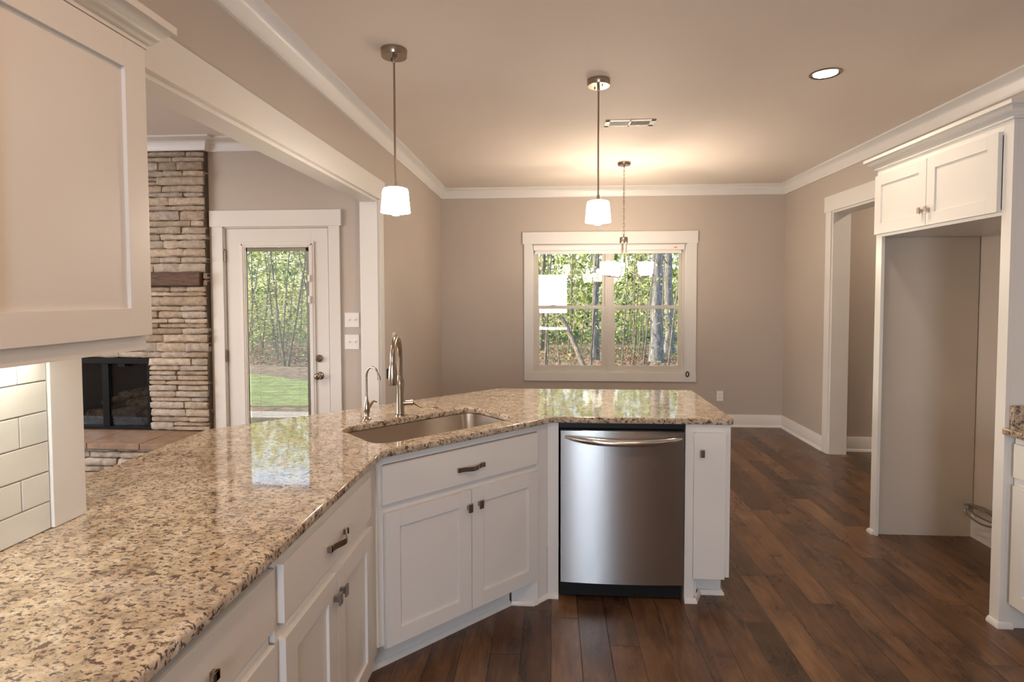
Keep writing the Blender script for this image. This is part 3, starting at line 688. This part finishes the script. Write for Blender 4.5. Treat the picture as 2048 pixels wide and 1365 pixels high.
cabcrown([(XF-.018, -.5), (XF-.018, YF+.0), (XL+.012, YF)], 2.098, -1, 1.12).build('crown', M_cab, uc, auto=50)
b = MB(); b.box((XL+.06, -.3, 1.390), (XL+.095, 1.28, 1.404), .002); q = b.build('under_cabinet_light', M_led, uc)

# ------------------------------------------------------------------ refrigerator surround
fr = thing('refrigerator_surround', 'tall white built-in with empty refrigerator space and two small doors above', 'cabinet', (2.3, 3.2, 0))
PX = 2.02
b = MB(); b.box((PX, 3.645, 0), (PX+.02, 3.705, 2.30), .001); b.box((PX+.02, 3.682, 0), (XR, 3.70, 2.30)); b.build('far_side_panel', M_cab, fr)
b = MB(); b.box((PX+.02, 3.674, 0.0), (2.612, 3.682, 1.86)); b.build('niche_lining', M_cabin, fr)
b = MB(); b.box((PX, 2.662, 0), (PX+.02, 2.718, 2.30), .001); b.box((PX+.02, 2.662, 0), (XR, 2.70, 2.30)); b.build('near_side_panel', M_cab, fr)
b = MB(); b.box((PX, 2.718, 1.862), (PX+.02, 3.645, 1.888)); b.box((PX, 2.718, 2.22), (PX+.02, 3.645, 2.30)); b.box((PX+.02, 2.70, 1.862), (XR, 3.674, 1.88)); b.box((PX+.02, 2.70, 2.28), (XR, 3.682, 2.30)); b.build('bridge_box', M_cab, fr)
for y0, y1, ks in ((3.212, 3.695, 1), (2.722, 3.208, 0)):
    W_ = y1-y0; q = shaker(0, W_, 1.878, 2.236, 0, .02, .064)
    Mx = Matrix.Translation((PX-.02, y1, 0)) @ Matrix.Rotation(R(-90), 4, 'Z'); bmesh.ops.transform(q.bm, matrix=Mx, verts=q.bm.verts)
    q = q.build('door', M_cab, fr); kx = W_-.025 if ks else .025
    kb = MB(); kb.box((kx-.006, -.018, 1.95), (kx+.006, 0, 1.968), .001); kb.box((kx-.0105, -.024, 1.941), (kx+.0105, -.017, 1.977), .0015)
    bmesh.ops.transform(kb.bm, matrix=Mx, verts=kb.bm.verts); kb.build('knob', metal('satin_knob', (.50, .44, .38), .3), q)
cabcrown([(XR, 3.705), (PX, 3.705), (PX, 2.662), (XR, 2.662)], 2.276, -1, 1.12).build('crown', M_cab, fr, auto=50)
SH = [(0, 0), (.014, 0), (.014, .010), (.006, .024), (0, .026)]
b = MB(); b.sweep(SH, [(XR-.03, 3.705), (PX, 3.705), (PX, 3.66)], -1); b.build('shoe_moulding', M_trim, fr); b = MB(); b.sweep(SH, [(PX, 2.718), (PX, 2.662), (2.075, 2.662)], -1); b.build('shoe_moulding', M_trim, fr)
nb = MB(); nb.box((XR-.014, 2.70, 0), (XR, 3.674, .15)); struct(nb.build('baseboard_niche', M_trim), 'unpainted baseboard stub inside the refrigerator space', 'baseboard')
# braided water line
wl_ = thing('braided_water_line', 'coiled braided steel water line low in the refrigerator space', 'hose', (2.55, 3.5, .15))
b = MB(); pts = []
for i in range(90):
    a = 2*math.pi*i/36; pts.append((2.54+.02*math.sin(a*.5), 3.50+.13*math.cos(a), .20+.035*math.sin(a)+.012*math.sin(a*.37)))
b.tube(pts, .0055, 8); b.build('hose', metal('braided_steel', (.42, .40, .37), .4), wl_)
b = MB(); b.box((2.535, 3.60, .195), (2.57, 3.635, .235), .006); b.build('tie_wrap', paint('grey_tape', (.30, .29, .28), .7), wl_)

# right base cabinet and its counter
base_cab('base_cabinet', 'white base cabinet at the right edge beside the refrigerator space', (2.062, 2.655, 0), R(-90), .95, .555,
         [(.018, .93, .697, .847, True)], [(.018, .47, .124, .660, .44), (.474, .93, .124, .660, .50)], (.03, .03))
rc = curve_slab('granite_countertop', [fillet([(2.002, 2.658), (XR-.003, 2.658), (XR-.003, 1.0), (2.002, 1.0)], {0}, .012)], ZT, .914, .007, M_granite)
tag(rc, 'granite countertop at the right edge with its short side splash', 'countertop')
rs = MB(); rs.box((2.038, 2.639, .9135), (XR-.003, 2.660, 1.015), .002); rs.box((XR-.022, 1.0, .9135), (XR-.003, 2.639, 1.015), .002); rs.build('side_splash', M_granite, rc)

# ------------------------------------------------------------------ fireplace
fp = thing('fireplace', 'floor to ceiling stacked stone fireplace with raised hearth and timber mantel', 'fireplace', (-3.5, 4.3, 0))
BX0, BX1, BZ0, BZ1 = -4.02, -3.235, .425, 1.01
b = MB(); b.box((FX0+.02, FY+.012, 0), (BX0, YLV, HL)); b.box((BX1, FY+.012, 0), (FX1-.003, YLV, HL)); b.box((BX0, FY+.012, BZ1), (BX1, YLV, HL)); b.box((BX0, FY+.012, 0), (BX1, YLV, BZ0))
b.build('mortar', M_mortar, fp)
def stone(b, x0, x1, z0, z1, yf, rng, yd=.05):
    nx = max(2, int((x1-x0)/.035)); nz = 3; t_ = bmesh.new(); g_ = []
    base_ = rng.uniform(-.010, .008); tilt = rng.uniform(-.006, .006)
    for i in range(nx+1):
        col_ = []
        for j in range(nz+1):
            fx_, fz_ = i/nx, j/nz
            ex = min(fx_, 1-fx_)*nx; ez = min(fz_, 1-fz_)*nz
            d_ = 0 if (ex < .5 or ez < .5) else 1
            x = x0+(x1-x0)*fx_; zj = z0+(z1-z0)*(0, .22, .78, 1)[j]
            if ez < .5: zj += rng.uniform(-.0028, .0028)
            if ex < .5: x += rng.uniform(-.003, .003); zj += (.004 if j == 0 else -.004 if j == nz else 0)
            y = yf+base_+tilt*(fx_-.5)-(.016 if d_ else .002)+rng.uniform(-.004, .004)
            col_.append(t_.verts.new((x, y, zj)))
        g_.append(col_)
    bk = []
    for i in range(nx):
        for j in range(nz): t_.faces.new((g_[i][j], g_[i+1][j], g_[i+1][j+1], g_[i][j+1]))
    loop = [g_[i][0] for i in range(nx+1)]+[g_[nx][j] for j in range(1, nz+1)]+[g_[i][nz] for i in range(nx-1, -1, -1)]+[g_[0][j] for j in range(nz-1, 0, -1)]
    lb = [t_.verts.new((v_.co.x, yf+yd, v_.co.z)) for v_ in loop]
    for k_ in range(len(loop)): t_.faces.new((loop[k_], lb[k_], lb[(k_+1) % len(loop)], loop[(k_+1) % len(loop)]))
    b.add(t_)
def stonefield(b, x0, x1, z0, z1, yf, rng, edge=.012):
    z = z0
    while z < z1-.018:
        h_s = rng.choice([.036, .042, .050, .058, .066, .076]); h_s = min(h_s, z1-z)
        if z1-(z+h_s) < .02: h_s = z1-z
        x = x0
        while x < x1-.02:
            w_s = rng.uniform(.13, .36)
            if x1-(x+w_s) < .09: w_s = x1-x
            e_ = rng.uniform(-edge, .002) if x+w_s >= x1-.001 else 0
            if h_s > .060 and rng.random() < .25:
                zc = z+h_s*rng.uniform(.42, .58); stone(b, x, x+w_s-.004+e_, z, zc-.002, yf, rng); stone(b, x, x+w_s-.004+e_, zc+.002, z+h_s-.003, yf, rng)
            else: stone(b, x, x+w_s-.004+e_, z, z+h_s-.003, yf, rng)
            x += w_s
        z += h_s
rng = random.Random(5)
b = MB()
stonefield(b, BX1, FX1, .425, BZ1, FY, rng); stonefield(b, FX0, BX0, .425, BZ1, FY, rng); stonefield(b, FX0, FX1, BZ1+.0, 1.588, FY, rng); stonefield(b, FX0, FX1, 1.695, HL-.108, FY, rng)
stonefield(b, -2.768, FX1, 1.588, 1.695, FY, rng, .0)
b.build('stone_face', M_stone, fp, smooth='all', auto=50)
b = MB(); stonefield(b, -4.6, -2.72, 0, .375, 3.99, rng); b.build('hearth_stone', M_stone, fp, smooth='all', auto=50)
b = MB(); b.box((-4.6, 4.02, 0), (-2.73, FY+.0, .375)); b.build('hearth_core', M_mortar, fp)
b = MB(); x = -4.66
while x < -2.70:
    x1 = min(x+.41, -2.695); b.box((x, 3.945, .376), (x1-.006, FY-.001, .42), .005, seg=3); x += .41
b.build('hearth_slabs', M_hearth, fp)
b = MB(); b.box((-4.30, FY-.045, 1.590), (-2.772, FY+.012, 1.694), .006, seg=3)
for v in b.bm.verts: v.co += Vector((0, rng.uniform(-.002, .002), rng.uniform(-.002, .002)))
b.build('mantel', M_mantel, fp)
# firebox
b = MB(); dpt = .42
b.box((BX0, FY+.05, BZ0), (BX0+.02, FY+dpt, BZ1)); b.box((BX1-.02, FY+.05, BZ0), (BX1, FY+dpt, BZ1)); b.box((BX0, FY+dpt, BZ0), (BX1, FY+dpt+.02, BZ1)); b.box((BX0, FY+.05, BZ0-.02), (BX1, FY+dpt, BZ0)); b.box((BX0, FY+.05, BZ1), (BX1, FY+dpt, BZ1+.02))
b.build('firebox', M_soot, fp)
b = MB(); b.box((BX0, FY-.004, BZ1-.05), (BX1-.004, FY+.05, BZ1-.004), .003); b.box((BX0, FY, BZ0), (BX0+.03, FY+.05, BZ1-.05)); b.box((BX1-.026, FY, BZ0), (BX1-.004, FY+.05, BZ1-.05)); b.box((BX0+.03, FY, BZ0), (BX1-.026, FY+.05, BZ0+.02)); b.box((-3.655, FY+.012, BZ0+.02), (-3.60, FY+.04, BZ1-.05)); b.box((-3.50, FY-.01, BZ1-.075), (-3.44, FY, BZ1-.05), .002)
b.build('firebox_frame', M_darkmetal, fp)
b = MB(); b.box((BX0+.03, FY+.03, BZ0+.02), (-3.655, FY+.034, BZ1-.05)); b.box((-3.60, FY+.03, BZ0+.02), (BX1-.026, FY+.034, BZ1-.05)); b.build('glass_doors', M_fglass, fp, smooth=False)
b = MB(); b.box((BX0+.03, FY+.045, BZ0+.02), (BX1-.026, FY+.0455, BZ1-.05)); b.build('wire_screen', M_screen, fp, smooth=False)
for (x0, y0, z0, x1, y1, z1, r_) in ((-3.93, 4.56, .50, -3.36, 4.60, .53, .048), (-3.85, 4.66, .57, -3.33, 4.56, .63, .042), (-3.75, 4.50, .60, -3.50, 4.68, .70, .036), (-3.50, 4.50, .52, -3.40, 4.70, .66, .036), (-3.66, 4.58, .66, -3.34, 4.62, .70, .034)):
    b = MB(); P0, P1 = Vector((x0, y0, z0)), Vector((x1, y1, z1)); pts = [P0.lerp(P1, i/9)+Vector((0, rng.uniform(-.008, .008), rng.uniform(-.01, .01))) for i in range(10)]
    b.tube(pts, [r_*rng.uniform(.82, 1.12) for _ in pts], 12); b.build('gas_log', M_log, fp)
b = MB()
for i in range(260):
    t_ = bmesh.new(); bmesh.ops.create_icosphere(t_, subdivisions=1, radius=rng.uniform(.006, .014)); b.add(t_, Matrix.Translation((rng.uniform(BX0+.04, BX1-.04), rng.uniform(FY+.07, FY+.3), BZ0+rng.uniform(.004, .022))))
tag(b.build('lava_rock', M_ember, fp, smooth=False), kind='stuff')

# ------------------------------------------------------------------ pendant lights
def pendant(x, y, label):
    o = thing('pendant_light', label, 'pendant light', (x, y, H), 0, None)
    MB().lathe([(0, 0), (.066, 0), (.066, -.006), (.064, -.034), (.062, -.037), (0, -.037)], (0, 0, 0), 48).build('canopy', M_nickel, o, True)
    for a in (0, 1):
        ang = R(130+180*a); MB().lathe([(0, 0), (.004, 0), (.0045, -.008), (0, -.010)], (.03*math.cos(ang), .03*math.sin(ang), -.037), 12).build('canopy_screw', M_nickel, o, True)
    b = MB(); b.lathe([(0, 0), (.0085, 0), (.0085, -.022), (.006, -.03), (0, -.03)], (0, 0, -.036), 20); b.tube([(0, 0, -.06), (0, 0, -.665)], .0052, 14); b.lathe([(0, 0), (.0085, 0), (.0085, -.03), (.014, -.034), (0, -.034)], (0, 0, -.658), 20); b.build('rod', M_nickel, o, True)
    MB().lathe([(.0, -.688), (.045, -.689), (.060, -.694), (.065, -.706), (.0745, -.814), (.072, -.814), (.062, -.708), (.05, -.695), (0, -.692)], (0, 0, 0), 48).build('lamp_shade', M_shade, o, True)
    MB().lathe([(0, -.70), (.012, -.72), (.020, -.77), (.029, -.80), (.027, -.818), (.016, -.828), (0, -.831)], (0, 0, 0), 24).build('bulb', M_bulb, o, True)
    light('pendant_glow', 'POINT', (x, y, H-.86), 8, (1, .82, .62), shadow_soft_size=.03)
    return o
pendant(-.789, 2.862, 'nearer hanging lamp with a white glass shade above the sink')
pendant(.271, 3.34, 'farther hanging lamp with a white glass shade above the peninsula')

# chandelier
cx, cy_ = .677, 5.40
ch = thing('chandelier', 'three light nickel chandelier on a chain in front of the dining window', 'chandelier', (cx, cy_, H))
MB().lathe([(0, 0), (.062, 0), (.062, -.005), (.059, -.026), (.056, -.029), (.012, -.03), (.008, -.045), (0, -.045)], (0, 0, 0), 40).build('canopy', M_nickel, ch, True)
b = MB(); z = -.045; k = 0
while z > -.665:
    pts = []
    for i in range(13):
        a = 2*math.pi*i/12; u = .0085*math.cos(a); w_ = .021*math.sin(a); pts.append((u if k % 2 else 0, 0 if k % 2 else u, z-.019+w_))
    b.tube(pts, .0017, 6, False); z -= .0345; k += 1
b.tube([(.003, .002, -.04), (-.003, .003, -.3), (.003, -.002, -.66)], .0012, 5)
b.build('chain', M_nickel, ch, True)
MB().lathe([(0, -.665), (.006, -.665), (.006, -.685), (.012, -.69), (.037, -.695), (.037, -.748), (.034, -.752), (0, -.752)], (0, 0, 0), 36).build('hub', M_nickel, ch, True)
for k in range(3):
    a = R(-20+120*k); dv = Vector((math.cos(a), math.sin(a), 0)); RS = .205
    b = MB(); pts = [dv*.024+Vector((0, 0, -.74)), dv*.024+Vector((0, 0, -.86)), dv*.028+Vector((0, 0, -.93)), dv*.045+Vector((0, 0, -.985)), dv*.075+Vector((0, 0, -1.03)), dv*.115+Vector((0, 0, -1.055)), dv*.16+Vector((0, 0, -1.062)), dv*(RS+.005)+Vector((0, 0, -1.062))]
    sm = []
    for i in range(len(pts)-1):
        p0, p1, p2, p3 = pts[max(i-1, 0)], pts[i], pts[i+1], pts[min(i+2, len(pts)-1)]
        for q in range(4):
            t_ = q/4; sm.append(.5*((2*p1)+(-p0+p2)*t_+(2*p0-5*p1+4*p2-p3)*t_*t_+(-p0+3*p1-3*p2+p3)*t_**3))
    sm.append(pts[-1]); b.tube(sm, .0048, 10)
    arm = b.build('arm', M_nickel, ch, True); c3 = dv*RS
    MB().lathe([(0, 0), (.020, 0), (.034, .004), (.034, .010), (.012, .012), (.012, .04), (0, .04)], (c3.x, c3.y, -1.064), 24).build('socket_cup', M_nickel, arm, True)
    MB().lathe([(.012, -1.052), (.045, -1.050), (.060, -1.042), (.066, -1.028), (.074, -.932), (.0715, -.932), (.063, -1.026), (.056, -1.040), (.012, -1.047)], (c3.x, c3.y, 0), 40).build('lamp_shade', M_shade, arm, True)
    MB().lathe([(0, -1.03), (.012, -1.01), (.026, -.97), (.028, -.95), (.016, -.925), (0, -.92)], (c3.x, c3.y, 0), 20).build('bulb', M_bulb, arm, True)
    light('chandelier_glow', 'POINT', (cx+c3.x, cy_+c3.y, H-.905), 12, (1, .84, .64), shadow_soft_size=.03)

# recessed downlights
def can(x, y, label, e=26, col=(1, .80, .60)):
    o = thing('recessed_light', label, 'ceiling light', (x, y, H if x > XL else HL))
    MB().lathe([(.060, .0), (.083, 0), (.083, -.004), (.076, -.007), (.060, -.002)], (0, 0, 0), 48).build('trim_ring', M_nickel, o, True)
    MB().lathe([(0, -.0015), (.062, -.0015), (.062, -.004), (0, -.0055)], (0, 0, 0), 40).build('lens', M_can, o, True)
    light('downlight', 'AREA', (x, y, (H if x > XL else HL)-.012), e, col, shape='DISK', size=.13)
can(1.527, 3.338, 'lit recessed ceiling light between pendant and refrigerator surround', 5)
ORANGE = (1, .55, .27)
for x, y, w_, e_ in ((.75, .95, 'nearer the sink', 5.5), (-.12, .35, 'nearer the left wall cabinet', 8)): can(x, y, 'lit recessed kitchen light above the camera, the one '+w_, e_, ORANGE)
for x, y, w_ in ((-3.0, 2.2, 'nearest the opening'), (-4.8, 2.2, 'nearest the outer wall')): can(x, y, 'added recessed fill light in the living room ceiling, the one '+w_, 24)  # hidden living room fixtures, added as fill
can(3.5, 4.9, 'added recessed light brightening the hallway, out of view beyond the right opening', 9)  # unseen fixture added to brighten the dark hallway
# ceiling vent
v = thing('ceiling_vent', 'white ceiling register with two banks of louvres near the chandelier', 'vent', (.56, 4.17, H))
b = MB(); vx0, vx1, vy0, vy1 = .383, .737, 4.095, 4.250
b.box((vx0, vy0, H-.006), (vx1, vy0+.03, H), .002); b.box((vx0, vy1-.03, H-.006), (vx1, vy1, H), .002); b.box((vx0, vy0, H-.006), (vx0+.035, vy1, H), .002); b.box((vx1-.035, vy0, H-.006), (vx1, vy1, H), .002); b.box((.552, vy0, H-.006), (.568, vy1, H), .001); b.build('frame', M_white, v)
b = MB()
for i in range(27):
    x = vx0+.040+i*.0105
    if abs(x-.56) < .013: continue
    b.box((x-.0035, vy0+.028, H-.008), (x+.0035, vy1-.028, H-.007), 0, Matrix.Rotation(R(40 if x < .56 else -40), 3, 'Y'))
b.build('louvres', M_white, v, smooth=False)
b = MB(); b.box((vx0+.03, vy0+.025, H-.0015), (vx1-.03, vy1-.025, H-.0005)); b.build('duct_opening', M_black, v)

# ------------------------------------------------------------------ outdoors
GZ = -.35
b = MB(); b.box((-40, YB+.16, GZ-.2), (40, 60, GZ)); b.box((-40, YLV+.15, GZ-.2), (XL-.12, YB+.16, GZ)); tag(b.build('forest_ground', M_ground, smooth=False), 'brown leaf covered ground outside the windows', 'ground', kind='structure')
b = MB(); b.prism([(-10.5, 9.0), (-2.9, 9.2), (-3.4, 10.6), (-4.4, 11.7), (-5.6, 12.1), (-7, 12.9), (-11, 13.2)], GZ, GZ+.02); tag(b.build('lawn', M_grass, smooth=False), 'patch of bright green lawn outside the patio door', 'lawn', kind='structure')
b = MB(); b.box((-6.2, YLV+.16, GZ), (-1.45, 8.6, GZ+.04), .01); tag(b.build('patio', paint('patio_concrete', (.55, .42, .33), .9, .1)), 'tan concrete patio slab outside the glass door', 'patio', kind='structure')
def leaves(name, mat, pts, size, parent=None, rng_=random, up_=False):
    vs_, fs = [], []
    for p_ in pts:
        s_ = size*rng_.uniform(.6, 1.3)
        a = Vector((rng_.gauss(0, 1), rng_.gauss(0, 1), rng_.gauss(0, 1)*(.25 if up_ else 1))).normalized(); t_ = Vector((rng_.gauss(0, 1), rng_.gauss(0, 1), rng_.gauss(0, 1))); c_ = a.cross(t_).normalized()
        if up_: c_ = Vector((-a.y, a.x, .3)).normalized()
        P = Vector(p_); k_ = len(vs_)
        vs_ += [P-a*s_, P+c_*s_*.45, P+a*s_, P-c_*s_*.45]; fs.append((k_, k_+1, k_+2, k_+3))
    me = bpy.data.meshes.new(name); me.from_pydata(vs_, [], fs); me.materials.append(mat)
    o = bpy.data.objects.new(name, me); COL.objects.link(o)
    if parent: o.parent = parent
    return o
def tree(x, y, h, r_, label, cat, mat, leafm, nb, nleaf, rng_, lean=(0, 0), low=.15, spread=1.2, group=None, lsize=.06):
    o = thing('tree' if r_ > .05 else 'sapling', label, cat, (x, y, GZ), 0, group)
    b = MB(); n_ = 12; pts = []; wx = wy = 0
    for i in range(n_+1):
        t_ = i/n_; wx += rng_.uniform(-1, 1)*r_*.28; wy += rng_.uniform(-1, 1)*r_*.28
        pts.append(Vector((wx+lean[0]*t_*h, wy+lean[1]*t_*h, t_*h-.03)))
    rs = [r_*(1.35 if i == 0 else 1-.55*i/n_) for i in range(n_+1)]
    b.tube(pts, rs, 12 if r_ > .05 else 6); b.build('trunk', mat, o, True)
    br = MB(); lp = []
    for k_ in range(nb):
        t_ = rng_.uniform(low, 1); i = min(int(t_*n_), n_-1); p0 = pts[i].lerp(pts[i+1], t_*n_-i)
        a = rng_.uniform(0, 2*math.pi); L_ = spread*rng_.uniform(.4, 1)*(1.15-t_*.5); el = rng_.uniform(.1, 1.1); P = [p0]; d_ = Vector((math.cos(a), math.sin(a), el)).normalized()
        for s_ in range(5):
            d_ = (d_+Vector((rng_.uniform(-.35, .35), rng_.uniform(-.35, .35), rng_.uniform(-.3, .25)))).normalized(); P.append(P[-1]+d_*L_/5)
        rb = max(.004, r_*.16); br.tube(P, [rb*(1-.16*s_) for s_ in range(6)], 5, False)
        for q_ in P[2:]:
            if rng_.random() < .6:
                e_ = q_+Vector((rng_.uniform(-.3, .3), rng_.uniform(-.3, .3), rng_.uniform(-.15, .3)))*L_*.5; br.tube([q_, q_.lerp(e_, .5)+Vector((0, 0, .03)), e_], [rb*.45, rb*.35, rb*.2], 4, False); P.append(e_)
        for _ in range(nleaf//nb):
            q_ = rng_.choice(P[2:]); lp.append(q_+Vector((rng_.gauss(0, .12), rng_.gauss(0, .12), rng_.gauss(0, .1))))
    br.build('branches', mat, o, True)
    if nleaf: leaves('foliage', leafm, lp, lsize, o, rng_)
    return o
rt_ = random.Random(21)
tree(2.93, 15.9, 9, .175, 'thick grey pine trunk right of centre in the right window half', 'tree', M_bark, M_leafG, 22, 500, rt_, (.004, 0), .45, 2)
tree(3.72, 18.0, 9, .15, 'second grey trunk near the right edge of the window', 'tree', M_bark, M_leafG, 22, 500, rt_, (-.01, 0), .3, 2)
tree(1.27, 16.5, 9, .10, 'straight grey trunk beside the centre mullion of the window', 'tree', M_bark, M_leafG, 20, 400, rt_, (.0, 0), .4, 1.6)
tree(-.35, 19.0, 8, .085, 'dark slender trunk in the left window half', 'tree', M_bark2, M_leafG, 24, 600, rt_, (.01, 0), .3, 1.8)
tree(-1.3, 13.0, 6, .06, 'leafy green tree at the left edge of the dining window', 'tree', M_bark2, M_leafG, 40, 2600, rt_, (.02, 0), .3, 1.4, lsize=.05)
for i in range(44):
    y = rt_.uniform(12.5, 22); x = rt_.uniform(-.12, .235)*y+rt_.uniform(-.3, .3); hh = rt_.uniform(3, 7)
    if abs(x-2.93) < .3 and y < 16: continue
    tree(x, y, hh, rt_.uniform(.014, .035), 'thin bare sapling in the woods outside the dining window', 'sapling', M_bark2, M_leafY, 16, 150 if i % 2 else 60, rt_, (rt_.uniform(-.12, .12), 0), .12, 1.3, 'saplings outside the dining window', .045)
for i in range(24):
    y = rt_.uniform(14.5, 20.5); x = rt_.uniform(-.62, -.38)*y; hh = rt_.uniform(3, 6)
    tree(x, y, hh, rt_.uniform(.014, .035), 'thin bare sapling in the thicket outside the patio door', 'sapling', M_bark2, M_leafY, 24, 200 if i % 2 else 120, rt_, (rt_.uniform(-.2, .2), 0), .08, 1.5, 'saplings outside the patio door', .04)
lg = MB(); lg.tube([(.25, 12.9, GZ+1.35), (.55, 12.6, GZ+.7), (.82, 12.3, GZ+.02)], [.05, .055, .06], 10); tag(lg.build('leaning_log', M_bark2, auto=60), 'dead log leaning among the brush in the left window half', 'log')
# dense woods behind: leaves nobody could count
def cloud(n_, x0, x1, y0, y1, z0, z1, zpow=1): return [(rt_.uniform(x0, x1), rt_.uniform(y0, y1), z0+(z1-z0)*rt_.random()**zpow) for _ in range(n_)]
tag(leaves('background_foliage', M_leafY, cloud(62000, -17, 9, 21, 27, GZ, 7.5, .9), .085, None, rt_), 'mass of yellow green leaves filling the woods beyond', 'foliage', kind='stuff')
tag(leaves('evergreen_foliage', M_leafG, cloud(9000, -17, 9, 23, 29, GZ, 8, 1), .19, None, rt_), 'darker green leaves deep in the woods', 'foliage', kind='stuff')
tag(leaves('undergrowth', M_leafG, cloud(5000, -13, 6, 15, 21, GZ, GZ+1.3, 1.7), .07, None, rt_, True), 'low green undergrowth at the foot of the trees', 'undergrowth', kind='stuff')
tag(leaves('leaf_litter', M_leafB, [q for q in cloud(19000, -13, 6, 12, 20, GZ, GZ+.06) if q[0] > -2.6 or q[1] > 14.6], .05, None, rt_), 'fallen brown leaves scattered on the forest floor', 'leaf litter', kind='stuff')
